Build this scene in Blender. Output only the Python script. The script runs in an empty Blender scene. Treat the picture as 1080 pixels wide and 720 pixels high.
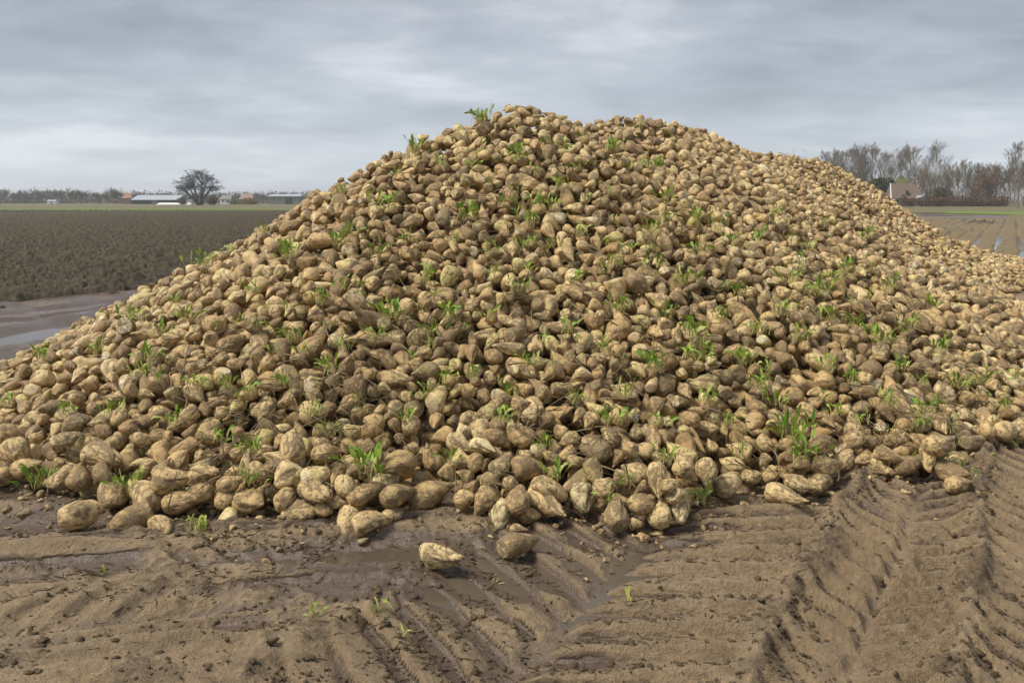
# Sugar beet heap on a muddy field edge under an overcast sky.
import bpy, math, time
import numpy as np
from mathutils import Matrix, Vector
T0 = time.time()
C = bpy.context.scene.collection
SC = bpy.context.scene
rs = np.random.RandomState

# ------------------------------------------------------------------ camera
FPX, H0 = 900.0, 1.75                       # focal length in pixels of a 1080 px wide frame, eye height
V0 = 211.0                                  # image row of the horizon
TILT = math.atan((360 - V0) / FPX)
ct, st = math.cos(TILT), math.sin(TILT)
def ray(u, v):
    x = (u - 540) / FPX; y = -(v - 360) / FPX
    d = np.array([x, ct + y * st, -st + y * ct])
    return d / d[1]
def ground_at(u, v, z=0.0):
    d = ray(u, v); k = (z - H0) / d[2]
    return np.array([d[0] * k, k, z])
def at_depth(u, v, y):
    d = ray(u, v); return np.array([d[0] * y, y, H0 + d[2] * y])
def project(P):
    P = np.asarray(P, float); x = P[..., 0]; y = P[..., 1]; z = P[..., 2] - H0
    dep = y * ct - z * st; up = y * st + z * ct
    return 540 + FPX * x / dep, 360 - FPX * up / dep, dep

cam = bpy.data.cameras.new('camera'); cam.lens = 36 * FPX / 1080; cam.sensor_width = 36; cam.clip_start = .05; cam.clip_end = 20000
co = bpy.data.objects.new('camera', cam); C.objects.link(co)
co.location = (0, 0, H0); co.rotation_euler = (math.pi / 2 - TILT, 0, 0); SC.camera = co

# ------------------------------------------------------------------ helpers
def tag(o, label=None, cat=None, group=None, kind=None):
    if label: o['label'] = label
    if cat: o['category'] = cat
    if group: o['group'] = group
    if kind: o['kind'] = kind
    return o
def empty(name, loc=(0, 0, 0), rz=0.0):
    o = bpy.data.objects.new(name, None); o.empty_display_size = .2; C.objects.link(o)
    o.location = loc; o.rotation_euler = (0, 0, rz); return o
def make_mesh(name, V, F, smooth=True, attrs=None, mats=None, mat_idx=None):
    """V (n,3); F int array (m,4) - triangles repeat the last index."""
    V = np.asarray(V, np.float32); F = np.asarray(F, np.int64)
    me = bpy.data.meshes.new(name)
    tri = F[:, 2] == F[:, 3]
    cnt = np.where(tri, 3, 4)
    start = np.concatenate([[0], np.cumsum(cnt)[:-1]])
    keep = np.ones(F.shape, bool); keep[tri, 3] = False
    loops = F[keep]
    me.vertices.add(len(V)); me.vertices.foreach_set('co', V.ravel())
    me.loops.add(len(loops)); me.loops.foreach_set('vertex_index', loops.astype(np.int32))
    me.polygons.add(len(F)); me.polygons.foreach_set('loop_start', start.astype(np.int32))
    me.polygons.foreach_set('use_smooth', np.full(len(F), smooth))
    if mat_idx is not None: me.polygons.foreach_set('material_index', np.asarray(mat_idx, np.int32))
    for k, a in (attrs or {}).items():
        a = np.asarray(a, np.float32)
        if a.ndim == 1:
            at = me.attributes.new(k, 'FLOAT', 'POINT'); at.data.foreach_set('value', a)
        else:
            at = me.attributes.new(k, 'FLOAT_VECTOR', 'POINT'); at.data.foreach_set('vector', a.ravel())
    for m in (mats or []): me.materials.append(m)
    me.update(calc_edges=True)
    return me
def link(name, me, parent=None, loc=None):
    o = bpy.data.objects.new(name, me); C.objects.link(o)
    if parent: o.parent = parent
    if loc is not None: o.location = loc
    return o

def hash3(ix, iy, iz, seed):
    h = (ix.astype(np.uint32) * np.uint32(374761393) + iy.astype(np.uint32) * np.uint32(668265263) +
         iz.astype(np.uint32) * np.uint32(2147483647) + np.uint32((seed * 1274126177) & 0xffffffff))
    h = (h ^ (h >> np.uint32(13))) * np.uint32(1274126177)
    h = (h ^ (h >> np.uint32(16))) * np.uint32(2246822519)
    h = h ^ (h >> np.uint32(15))
    return (h & np.uint32(0xffffff)).astype(np.float32) / np.float32(0xffffff)
def noise3(x, y, z, seed=0):
    x = np.asarray(x, np.float32); y = np.asarray(y, np.float32); z = np.asarray(z, np.float32)
    fx, fy, fz = np.floor(x), np.floor(y), np.floor(z)
    ix, iy, iz = fx.astype(np.int64), fy.astype(np.int64), fz.astype(np.int64)
    tx, ty, tz = x - fx, y - fy, z - fz
    tx = tx * tx * (3 - 2 * tx); ty = ty * ty * (3 - 2 * ty); tz = tz * tz * (3 - 2 * tz)
    def hh(a, b, c): return hash3(ix + a, iy + b, iz + c, seed)
    a = hh(0,0,0) * (1-tx) + hh(1,0,0) * tx; b = hh(0,1,0) * (1-tx) + hh(1,1,0) * tx
    c = hh(0,0,1) * (1-tx) + hh(1,0,1) * tx; d = hh(0,1,1) * (1-tx) + hh(1,1,1) * tx
    return ((a * (1-ty) + b * ty) * (1-tz) + (c * (1-ty) + d * ty) * tz) * 2 - 1
def noise2(x, y, seed=0):
    x = np.asarray(x, np.float32); y = np.asarray(y, np.float32)
    fx, fy = np.floor(x), np.floor(y); ix, iy = fx.astype(np.int64), fy.astype(np.int64); iz = np.zeros_like(ix)
    tx, ty = x - fx, y - fy
    tx = tx * tx * (3 - 2 * tx); ty = ty * ty * (3 - 2 * ty)
    a = hash3(ix, iy, iz, seed) * (1-tx) + hash3(ix+1, iy, iz, seed) * tx
    b = hash3(ix, iy+1, iz, seed) * (1-tx) + hash3(ix+1, iy+1, iz, seed) * tx
    return (a * (1-ty) + b * ty) * 2 - 1
def fbm2(x, y, octv=4, seed=0, gain=.5):
    s = 0; a = 1; n = 0
    for i in range(octv):
        # rotate each octave so that the lattice never shows
        c_, s_ = math.cos(.7 + 1.3 * i), math.sin(.7 + 1.3 * i)
        s = s + a * noise2((c_ * x - s_ * y) * 2 ** i, (s_ * x + c_ * y) * 2 ** i, seed + i * 17); n += a; a *= gain
    return s / n
def sstep(a, b, x):
    t = np.clip((x - a) / (b - a), 0, 1); return t * t * (3 - 2 * t)

# field direction: the heap, the tyre tracks and the plough rows all run this way
DX, DY = .5, .8660254
def to_ts(x, y): return x * DY - y * DX, x * DX + y * DY          # across, along
def from_ts(t, s): return t * DY + s * DX, -t * DX + s * DY

# ------------------------------------------------------------------ materials
def new_mat(name):
    m = bpy.data.materials.new(name); m.use_nodes = True
    nt = m.node_tree; nt.nodes.clear()
    out = nt.nodes.new('ShaderNodeOutputMaterial'); b = nt.nodes.new('ShaderNodeBsdfPrincipled')
    nt.links.new(b.outputs[0], out.inputs[0])
    return m, nt, b
class NT:
    def __init__(s, nt): s.nt = nt
    def n(s, t, **kw):
        nd = s.nt.nodes.new(t)
        for k, v in kw.items(): setattr(nd, k, v)
        return nd
    def l(s, a, b): s.nt.links.new(a, b)
    def attr(s, name): return s.n('ShaderNodeAttribute', attribute_name=name)
    def noise(s, vec, scale, detail=4, rough=.55, dist=0.0):
        nd = s.n('ShaderNodeTexNoise'); nd.inputs['Scale'].default_value = scale; nd.inputs['Detail'].default_value = detail
        nd.inputs['Roughness'].default_value = rough; nd.inputs['Distortion'].default_value = dist
        if vec is not None: s.l(vec, nd.inputs['Vector'])
        return nd.outputs['Fac']
    def ramp(s, fac, stops, interp='LINEAR'):
        nd = s.n('ShaderNodeValToRGB'); cr = nd.color_ramp; cr.interpolation = interp
        while len(cr.elements) < len(stops): cr.elements.new(.5)
        for e, (p, c) in zip(cr.elements, stops):
            e.position = p; e.color = (c, c, c, 1) if isinstance(c, (int, float)) else (*c, 1)
        s.l(fac, nd.inputs[0]); return nd.outputs[0]
    def mix(s, fac, a, b, mode='MIX'):
        nd = s.n('ShaderNodeMix', data_type='RGBA', blend_type=mode)
        for sock, v in ((nd.inputs[0], fac), (nd.inputs[6], a), (nd.inputs[7], b)):
            if isinstance(v, (int, float)): sock.default_value = v
            elif isinstance(v, tuple): sock.default_value = (*v, 1)
            else: s.l(v, sock)
        return nd.outputs[2]
    def math(s, op, a, b=None, clamp=False):
        nd = s.n('ShaderNodeMath', operation=op, use_clamp=clamp)
        for sock, v in ((nd.inputs[0], a), (nd.inputs[1], b)):
            if v is None: continue
            if isinstance(v, (int, float)): sock.default_value = v
            else: s.l(v, sock)
        return nd.outputs[0]
    def bump(s, h, dist, strength=1.0, normal=None):
        nd = s.n('ShaderNodeBump'); nd.inputs['Distance'].default_value = dist; nd.inputs['Strength'].default_value = strength
        s.l(h, nd.inputs['Height'])
        if normal is not None: s.l(normal, nd.inputs['Normal'])
        return nd.outputs[0]
    def pos(s): return s.n('ShaderNodeNewGeometry').outputs['Position']

def mat_beet():
    m, nt, b = new_mat('beet_skin'); k = NT(nt)
    P = k.pos()
    rnd = k.attr('rnd').outputs['Fac']; rnd2 = k.attr('rnd2').outputs['Fac']
    cut = k.attr('cut').outputs['Fac']; crev = k.attr('crev').outputs['Fac']
    skin = k.ramp(rnd, [(0, (.36, .215, .09)), (.25, (.54, .355, .147)), (.5, (.67, .468, .207)), (.8, (.77, .58, .285)), (.92, (.66, .54, .20)), (1, (.83, .69, .42))])
    n1 = k.noise(P, 22, 5, .65)                 # soft tone patches
    skin = k.mix(k.ramp(n1, [(.42, 0.0), (.68, .7)]), skin, (.33, .205, .085))
    n2 = k.noise(P, 9, 3, .5)                   # greenish crown tint
    gr = k.math('MULTIPLY', k.ramp(n2, [(.5, 0.0), (.72, .55)]), k.ramp(rnd2, [(.45, 0.0), (.9, 1.0)]))
    skin = k.mix(gr, skin, (.36, .33, .09))
    n3 = k.noise(P, 21, 6, .68, .5)             # stuck soil
    n3b = k.noise(P, 70, 4, .7)
    soil = k.math('ADD', k.math('MULTIPLY', crev, .55), k.math('ADD', k.math('ADD', k.math('MULTIPLY', n3, .6), k.math('MULTIPLY', n3b, .4)), k.math('MULTIPLY', k.math('SUBTRACT', rnd2, .5), .32)))
    soil = k.math('ADD', soil, k.math('MULTIPLY', k.math('SUBTRACT', k.noise(P, 1.1, 3, .6), .5), .34))
    soilf = k.ramp(soil, [(.54, 0.0), (.74, .92)])
    n4 = k.noise(P, 150, 3, .6)
    soilc = k.ramp(n4, [(.30, (.07, .046, .024)), (.42, (.195, .130, .066)), (.7, (.33, .23, .12))])
    n5 = k.noise(P, 60, 5, .7)
    cutc = k.ramp(n5, [(.3, (.50, .36, .19)), (.62, (.78, .69, .49))])
    skin = k.mix(k.math('MULTIPLY', cut, k.ramp(rnd, [(0, .2), (.8, .5), (.95, .9)])), skin, cutc)
    col = k.mix(soilf, skin, soilc)
    col = k.mix(k.ramp(k.noise(P, 125, 3, .6), [(.62, 0.0), (.72, .7)]), col, (.07, .045, .022))
    k.l(col, b.inputs['Base Color'])
    k.l(k.ramp(soilf, [(0, .40), (1, .75)]), b.inputs['Roughness'])
    b.inputs['Specular IOR Level'].default_value = .5
    hgt = k.math('ADD', k.math('MULTIPLY', k.noise(P, 95, 4, .7), .6), k.math('MULTIPLY', soilf, .35))
    k.l(k.bump(hgt, .02, 1.0), b.inputs['Normal'])
    return m
def mat_mud():
    m, nt, b = new_mat('wet_mud'); k = NT(nt); P = k.pos()
    wet = k.attr('wet').outputs['Fac']
    n1 = k.noise(P, 1.3, 5, .6); n2 = k.noise(P, 28, 6, .7); n3 = k.noise(P, 160, 3, .6)
    dry = k.ramp(n2, [(.25, (.215, .148, .082)), (.5, (.33, .237, .135)), (.78, (.47, .352, .208))])
    dry = k.mix(k.ramp(n1, [(.4, 0.0), (.7, .4)]), dry, (.18, .125, .075))
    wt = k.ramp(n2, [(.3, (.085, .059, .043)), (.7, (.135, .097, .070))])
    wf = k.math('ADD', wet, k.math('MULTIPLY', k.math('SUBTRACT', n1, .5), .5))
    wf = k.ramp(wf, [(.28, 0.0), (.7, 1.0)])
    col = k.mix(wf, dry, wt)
    cr = k.attr('clod').outputs['Fac']
    col = k.mix(k.math('MULTIPLY', cr, k.ramp(n2, [(.35, .95), (.65, .3)])), col, (.085, .058, .033))
    col = k.mix(k.ramp(n3, [(.58, 0.0), (.72, .6)]), col, (.07, .05, .032))
    k.l(col, b.inputs['Base Color'])
    r = k.math('ADD', k.ramp(wf, [(0, .78), (.6, .45), (1, .2)]), k.math('MULTIPLY', k.math('SUBTRACT', n2, .5), .3), True)
    k.l(r, b.inputs['Roughness'])
    b.inputs['Specular IOR Level'].default_value = .45
    n4 = k.noise(P, 62, 5, .7)
    h = k.math('ADD', k.math('ADD', k.math('MULTIPLY', n2, .9), k.math('MULTIPLY', n4, .7)), k.math('MULTIPLY', n3, .35))
    h = k.math('MULTIPLY', h, k.ramp(wf, [(0, 1.0), (1, .25)]))
    k.l(k.bump(h, .03, 1.0), b.inputs['Normal'])
    return m
def mat_soil(name, c0, c1, c2, scale, tint=None, rough=.85, bump=.05):
    m, nt, b = new_mat(name); k = NT(nt); P = k.pos()
    n1 = k.noise(P, scale, 6, .7); n2 = k.noise(P, scale * .06, 4, .6)
    col = k.ramp(n1, [(.3, c0), (.5, c1), (.72, c2)])
    if tint: col = k.mix(k.ramp(n2, [(.45, 0.0), (.7, .7)]), col, tint)
    k.l(col, b.inputs['Base Color']); b.inputs['Roughness'].default_value = rough
    b.inputs['Specular IOR Level'].default_value = .25
    if bump: k.l(k.bump(n1, bump, .8), b.inputs['Normal'])
    return m
def mat_plain(name, c, rough=.7, var=.25, scale=6, spec=.3, metal=0):
    m, nt, b = new_mat(name); k = NT(nt)
    n = k.noise(k.pos(), scale, 4, .6)
    lo = tuple(x * (1 - var) for x in c); hi = tuple(min(1, x * (1 + var)) for x in c)
    k.l(k.ramp(n, [(.3, lo), (.7, hi)]), b.inputs['Base Color'])
    b.inputs['Roughness'].default_value = rough; b.inputs['Specular IOR Level'].default_value = spec; b.inputs['Metallic'].default_value = metal
    return m
def mat_water():
    m, nt, b = new_mat('muddy_water'); k = NT(nt); P = k.pos()
    n = k.noise(P, .8, 3, .5)
    k.l(k.ramp(n, [(.3, (.075, .056, .04)), (.7, (.11, .085, .062))]), b.inputs['Base Color'])
    b.inputs['Roughness'].default_value = .06; b.inputs['IOR'].default_value = 1.33; b.inputs['Specular IOR Level'].default_value = .5
    k.l(k.bump(k.noise(P, 9, 3, .5), .004, .25), b.inputs['Normal'])
    return m
def mat_leaf(name, stops):
    m, nt, b = new_mat(name); k = NT(nt)
    tone = k.attr('tone').outputs['Fac']
    k.l(k.ramp(tone, stops), b.inputs['Base Color'])
    b.inputs['Roughness'].default_value = .5; b.inputs['Specular IOR Level'].default_value = .35
    tr = nt.nodes.new('ShaderNodeBsdfTranslucent'); k.l(k.ramp(tone, stops), tr.inputs[0])
    ms = nt.nodes.new('ShaderNodeMixShader'); ms.inputs[0].default_value = .28
    k.l(b.outputs[0], ms.inputs[1]); k.l(tr.outputs[0], ms.inputs[2])
    out = [n for n in nt.nodes if n.type == 'OUTPUT_MATERIAL'][0]; k.l(ms.outputs[0], out.inputs[0])
    return m
M_BEET = mat_beet(); M_MUD = mat_mud(); M_WATER = mat_water()
M_CORE = mat_soil('heap_soil_shade', (.05, .033, .02), (.085, .058, .033), (.12, .083, .048), 30)  # dark soil tone that doubles as painted shade between the beets
GREEN = [(0, (.055, .11, .013)), (.2, (.13, .25, .025)), (.48, (.27, .38, .048)), (.7, (.44, .44, .13)), (1, (.46, .36, .17))]
M_LEAF = mat_leaf('beet_leaf', GREEN)
M_STRAW = mat_leaf('dead_stalk', [(0, (.07, .045, .022)), (.5, (.17, .12, .06)), (1, (.34, .27, .14))])

# ------------------------------------------------------------------ the heap as a height field
RIDGE = [at_depth(u, v, y) for (u, v, y) in
         [(490, 127, 9.3), (545, 108, 9.5), (600, 128, 10.3), (665, 123, 11.3), (740, 139, 13.2), (805, 162, 15.5), (870, 172, 18.5), (908, 188, 20.5)]]
RIDGE = np.array(RIDGE)
FOOT_PX = [(0, 507), (45, 520), (95, 533), (150, 538), (230, 545), (320, 553), (400, 556), (450, 538), (530, 553), (610, 540), (650, 556), (715, 549),
           (755, 525), (800, 514), (850, 528), (900, 500), (960, 503), (1000, 507), (1035, 478), (1080, 464), (1150, 425), (1150, 372),
           (1085, 330), (1040, 320), (1075, 308), (1112, 301), (1105, 284), (1060, 277), (1030, 270)]
FOOT = [ground_at(*p)[:2] for p in FOOT_PX] + [np.array(p) for p in
        [(12.6, 24.5), (11.5, 26.5), (8.5, 26), (4, 21), (0, 16.8), (-3.3, 13.6), (-4.9, 11), (-5.2, 9), (-4.9, 7.6), (-4.1, 6.3)]]
FOOT = np.array(FOOT)
def seg_dist(px, py, A, B):
    d = B - A; L = max(1e-9, d @ d)
    t = np.clip(((px - A[0]) * d[0] + (py - A[1]) * d[1]) / L, 0, 1)
    return np.hypot(px - A[0] - t * d[0], py - A[1] - t * d[1]), t
def inside(px, py, poly):
    c = np.zeros(px.shape, bool); n = len(poly)
    for i in range(n):
        x1, y1 = poly[i]; x2, y2 = poly[(i + 1) % n]
        if y1 == y2: continue
        cond = ((y1 > py) != (y2 > py)) & (px < (x2 - x1) * (py - y1) / (y2 - y1) + x1)
        c ^= cond
    return c
def heap_exact(px, py):
    px = np.asarray(px, float); py = np.asarray(py, float)
    df = np.full(px.shape, 1e9)
    for i in range(len(FOOT)):
        d, _ = seg_dist(px, py, FOOT[i], FOOT[(i + 1) % len(FOOT)]); df = np.minimum(df, d)
    ins = inside(px, py, FOOT)
    dr = np.full(px.shape, 1e9); wsum = np.zeros(px.shape); hs = np.zeros(px.shape)
    for i in range(len(RIDGE) - 1):
        d, t = seg_dist(px, py, RIDGE[i, :2], RIDGE[i + 1, :2])
        hh = RIDGE[i, 2] * (1 - t) + RIDGE[i + 1, 2] * t
        w = 1 / (d + .05) ** 4; wsum += w; hs += w * hh; dr = np.minimum(dr, d)
    H = hs / wsum
    q = df / (df + dr + 1e-6)
    phi = 1 + .06 - np.sqrt((1 - q) ** 2 + .06 ** 2)
    phi = phi - (.05 + .12 * sstep(5.5, 9.5, px)) * np.sin(math.pi * np.clip(q, 0, 1))
    h = H * np.clip(phi, 0, 1.05)
    h = h + .10 * fbm2(px * .7, py * .7, 3, 5) * sstep(.0, .8, df)
    return np.where(ins, np.maximum(h, 0.0), -np.minimum(df, 1.0) * .6)
GX0, GY0, GSTEP = -6.0, 3.6, .06
gxn, gyn = int((14.5 - GX0) / GSTEP), int((27.5 - GY0) / GSTEP)
_gx, _gy = np.meshgrid(GX0 + np.arange(gxn) * GSTEP, GY0 + np.arange(gyn) * GSTEP, indexing='ij')
HG = heap_exact(_gx, _gy)
def heap(px, py):
    fx = np.clip((np.asarray(px) - GX0) / GSTEP, 0, gxn - 1.001); fy = np.clip((np.asarray(py) - GY0) / GSTEP, 0, gyn - 1.001)
    i = fx.astype(int); j = fy.astype(int); a = fx - i; b_ = fy - j
    return (HG[i, j] * (1-a) + HG[i+1, j] * a) * (1-b_) + (HG[i, j+1] * (1-a) + HG[i+1, j+1] * a) * b_
def heap_n(px, py, e=.12):
    gx = (heap(px + e, py) - heap(px - e, py)) / (2 * e); gy = (heap(px, py + e) - heap(px, py - e)) / (2 * e)
    n = np.stack([-gx, -gy, np.ones_like(gx)], -1); return n / np.linalg.norm(n, axis=-1, keepdims=True)

# ------------------------------------------------------------------ beet shapes
def rot_from_axis(d, roll):
    """matrices whose X column is d (n,3), rolled about it"""
    d = d / np.linalg.norm(d, axis=-1, keepdims=True)
    a = np.where(np.abs(d[:, 2:3]) < .9, np.array([[0, 0, 1.0]]), np.array([[1.0, 0, 0]]))
    y = np.cross(a, d); y /= np.linalg.norm(y, axis=-1, keepdims=True); z = np.cross(d, y)
    c, s = np.cos(roll)[:, None], np.sin(roll)[:, None]
    return np.stack([d, c * y + s * z, -s * y + c * z], -1)
def beet_faces(nu, nv):
    i, j = np.meshgrid(np.arange(nv - 1), np.arange(nu), indexing='ij')
    a = i * nu + j; b = i * nu + (j + 1) % nu; c = (i + 1) * nu + (j + 1) % nu; d = (i + 1) * nu + j
    F = np.stack([a, b, c, d], -1).reshape(-1, 4)
    p0 = nv * nu; p1 = p0 + 1; jj = np.arange(nu); k = (jj + 1) % nu; o = (nv - 1) * nu
    F0 = np.stack([np.full(nu, p0), k, jj, jj], -1); F1 = np.stack([np.full(nu, p1), o + jj, o + k, o + k], -1)
    return np.concatenate([F, F0, F1])
KINDS_ = {'pear': (.64, .74, .36, .50), 'round': (.85, .60, .16, .50), 'long': (.60, .70, .40, .55), 'block': (.8, .46, .12, .38), 'lump': (.72, .6, .28, .5)}
def beet_shape(r, L, W, kind='pear', nu=28, nv=20, ncuts=None, fork=False):
    """One beet along +X (root tip towards +X), crown at -X; returns verts, cut mask, crevice value."""
    a, bb, tap, _ = KINDS_[kind]
    a *= r.uniform(.9, 1.1)
    t = (1 - np.cos(math.pi * (np.arange(nv) + .6) / (nv + .2))) / 2
    t = np.concatenate([t, [0.0, 1.0]])
    rad = np.sin(math.pi * np.clip(t, 0, 1) ** a) ** bb * (1 - tap * t) / (1 - tap * .38)
    ph = np.arange(nu) * 2 * math.pi / nu
    tt = np.concatenate([np.repeat(t[:nv], nu), t[nv:]]); pp = np.concatenate([np.tile(ph, nv), [0, 0]])
    rr = np.concatenate([np.repeat(rad[:nv], nu), [0, 0]])
    sx = (tt - .5) * L
    ey, ez = r.uniform(.9, 1.08), r.uniform(.86, 1.04)
    o = r.uniform(0, 90, 3)
    dirs = np.stack([sx / W * 1.3, np.cos(pp) * rr, np.sin(pp) * rr], -1)
    q = dirs * 1.25 + o
    lump = noise3(q[:, 0], q[:, 1], q[:, 2], 3) * .17
    q = dirs * 3.0 + o
    mid = noise3(q[:, 0], q[:, 1], q[:, 2], 7)
    mid = -(1 - np.abs(mid)) ** 5 * .10 + .018              # creases
    q = dirs * 6.5 + o
    fine = noise3(q[:, 0], q[:, 1], q[:, 2], 9) * .024
    p0 = r.uniform(0, 6.28)
    gro = np.zeros_like(tt)
    for gph in (p0, p0 + math.pi):
        dlt = np.angle(np.exp(1j * (pp - gph - 1.3 * (tt - .5))))
        gro -= np.exp(-(dlt / .22) ** 2) * r.uniform(.02, .13) * sstep(.12, .5, tt)
    wr = np.sin(2 * math.pi * (tt * L / .021 + 1.5 * noise3(q[:, 0] * .3, q[:, 1] * .3, q[:, 2] * .3, 11))) * .007 * sstep(.05, .3, tt)
    disp = lump + mid + gro + fine + wr
    k = rr + disp * np.clip(rr * 2.2, .25, 1)
    k = np.where(rr == 0, 0, k)
    y = np.cos(pp) * k * W / 2 * ey; z = np.sin(pp) * k * W / 2 * ez
    x = sx + (lump * .3) * W / 2
    bend = r.uniform(-.5, .5); ba = r.uniform(0, 6.28); bd = bend * (tt - .5) ** 2 * L * .8
    y = y + math.cos(ba) * bd; z = z + math.sin(ba) * bd
    V = np.stack([x, y, z], -1)
    cut = np.zeros(len(V)); crev = np.clip(.35 - (mid + gro * 1.2 + fine * 1.5) * 6, 0, 1) - .25
    nc = ncuts if ncuts is not None else r.choice([0, 1, 1, 1, 2, 3])
    for ci in range(nc):
        if ci == 0:
            n = np.array([-1, r.uniform(-.4, .4), r.uniform(-.4, .4)]); c = L * r.uniform(.33, .43)
        else:
            n = np.array([r.uniform(-.3, 1), r.uniform(-1, 1), r.uniform(-1, 1)]); n /= np.linalg.norm(n)
            c = abs(n[0]) * L * .5 * r.uniform(.65, .85) + math.sqrt(max(0, 1 - n[0] ** 2)) * W * .5 * r.uniform(.62, .82)
        n = n / np.linalg.norm(n)
        dd = V @ n - c; mk = dd > 0
        V[mk] -= np.outer(dd[mk] * .92, n); cut[mk] = 1; crev[mk] -= .04
    return V, cut, crev
# ------------------------------------------------------------------ ground sheet
def graded(lo, a, b, hi, step, growth):
    mid = list(np.arange(a, b, step)); up = []; x = mid[-1]; s = step
    while x < hi: s *= growth; x += s; up.append(x)
    dn = []; x = mid[0]; s = step
    while x > lo: s *= growth; x -= s; dn.append(x)
    return np.array(dn[::-1] + mid + up)
def ground_z(x, y):
    """height and wetness of the trampled mud round the heap, with painted shading at its foot"""
    t, s = to_ts(x, y)
    near = sstep(13, 8.5, y) * sstep(-9, -7, x) * sstep(12, 9, x)
    wx = fbm2(x * 1.1, y * 1.1, 3, 21) * .05 + fbm2(x * 4, y * 4, 2, 23) * .014; wy = fbm2(x * 1.3, y * 1.3, 3, 22) * .045 + fbm2(x * 4.5, y * 4.5, 2, 24) * .016
    tw, sw = t + wx, s + wy
    z = np.zeros_like(x); wet = np.zeros_like(x); clod = np.zeros_like(x)
    chev = np.zeros_like(x)
    def track(tc, hw, P, slope, amp, ph, k):
        u = np.abs(tw - tc) / hw
        m = sstep(1.02, .86, u)
        phs = (sw - slope * np.abs(tw - tc) * 1.0) / P + ph + np.where(tw > tc, .5, 0)
        w = phs - np.floor(phs)
        bar = sstep(.0, .09, w) * np.clip(1.02 - w, 0, 1) ** 1.15
        arm = sstep(-.02, .16, u)
        f = .78 + .45 * noise2(tw * 2.1 + k, sw * 1.3, 40 + k)
        return m, bar * arm * amp * np.clip(f, .3, 1.15), m * (1 - bar) * arm
    lowp = np.zeros_like(x)
    for i, (tc, hw, P, sl, amp, dep) in enumerate([(-.35, .345, .20, .85, .076, .048), (.36, .345, .20, .85, .070, .048), (1.1, .345, .20, .85, .070, .048),
                                                   (-1.5, .78, .22, .62, .062, .04), (1.85, .345, .20, .85, .070, .048)]):
        m, br, lo = track(tc, hw, P, sl, amp, i * .37, i)
        z += -dep * m + br * m; chev = np.maximum(chev, m); lowp = np.maximum(lowp, lo)
    for tc, a, wd in [(-.695, .085, .085), (-.01, .08, .085), (.71, .07, .08), (1.46, .07, .08), (-2.33, .035, .12)]:   # squeezed-up crests
        e = np.exp(-((tw - tc + .05 * noise2(s * 2.3, t * 2, 71)) / wd) ** 2)
        z += e * a * (.55 + .6 * np.clip(fbm2(x * 5, y * 5, 3, 31), -.6, 1)) 
        z += e * .06 * np.clip(fbm2(x * 15, y * 15, 3, 33), -.1, 1)
        clod = np.maximum(clod, e * sstep(-.25, .25, fbm2(x * 6, y * 6, 3, 34)))
    # the smoother wheel lanes on the left, turning across the front of the heap
    left = sstep(-2.1, -2.7, t)
    c, sn = math.cos(.20), math.sin(.20)
    al, ac = x * c + y * sn + wx * 1.5, -x * sn + y * c + wy * 1.2
    lane = np.sin(ac * 2 * math.pi / .62 + 1.1 * noise2(al * .5, ac * 1.3, 51))
    z += left * .026 * lane
    for i, (a0, hh) in enumerate([(4.42, .030), (3.98, .022), (3.60, .030), (3.30, .026), (2.98, .02)]):
        e = np.exp(-((ac - a0 - .05 * noise2(al * 1.1, i * 3.0 + ac * 0, 52)) / .035) ** 2)
        z += left * 1.7 * e * hh * np.clip(.35 + 1.1 * noise2(al * 1.3, i * 7.7 + ac * 0, 53), 0, 1)
    wl = np.zeros_like(x)
    for i, (a0, hh, sg) in enumerate([(4.55, .03, 1), (4.30, .028, 1), (4.12, .034, 1), (3.86, .03, 1), (3.70, .034, 1), (3.47, .026, 1), (3.22, .034, 1), (3.05, .03, 1), (2.86, .03, 1)]):
        q_ = ac - a0 - .07 * noise2(al * .9, i * 5.0 + ac * 0, 54) - .02 * noise2(al * 5, i * 3.0 + ac * 0, 55)
        on = np.clip(.1 + 1.6 * noise2(al * .8 + i * 4.1, i * 9.7 + ac * 0, 56), 0, 1)
        z += left * on * hh * sstep(-.012, .012, q_) * np.exp(-np.clip(q_, 0, 9) / .09)
        wl = np.maximum(wl, on * sstep(-.13, -.01, q_) * sstep(.012, -.004, q_)); clod = np.maximum(clod, .55 * left * on * np.exp(-((q_ - .01) / .022) ** 2))
    p = (al + .75 * np.abs(ac - 4.05)) / .21; p = p - np.floor(p)
    lug = sstep(0, .2, p) * sstep(.8, .55, p) * sstep(-1.1, -1.7, x) * sstep(.42, .3, np.abs(ac - 4.05))
    z += left * lug * .045 * np.clip(.6 + noise2(al * 1.6, ac * 2.2, 57), 0, 1)
    # roughness, crumbs, ruts
    z += .020 * fbm2(x * 2.2, y * 2.2, 3, 61)
    rough = sstep(-.25, .45, fbm2(x * 1.7 + 9, y * 1.7, 3, 62)) * (1 - .35 * left)
    z += (.017 - .011 * chev) * rough * fbm2(x * 11, y * 11, 4, 63, .62)
    bl = fbm2(x * 7, y * 7, 4, 64, .62)
    z += (.030 - .02 * chev) * sstep(.24, .52, bl) * (.3 + .7 * rough)
    z += (.009 - .005 * chev) * (.5 + rough) * fbm2(x * 21 + 3, y * 21, 3, 68, .7)
    z += .012 * rough * fbm2(x * 34, y * 34, 2, 65)
    foot = sstep(-.35, .05, heap(x, y)); z += .02 * foot * fbm2(x * 8, y * 8, 3, 66)
    # the shallow wet pan in front of the heap
    pan = np.exp(-(((x + .45) / .62) ** 2 + ((y - 3.86) / .27) ** 2) ** 1.2) + .8 * np.exp(-(((x + .15) / .5) ** 2 + ((y - 4.2) / .14) ** 2))+ .8 * np.exp(-(((x + 1.0) / .5) ** 2 + ((y - 4.0) / .16) ** 2))
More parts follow.
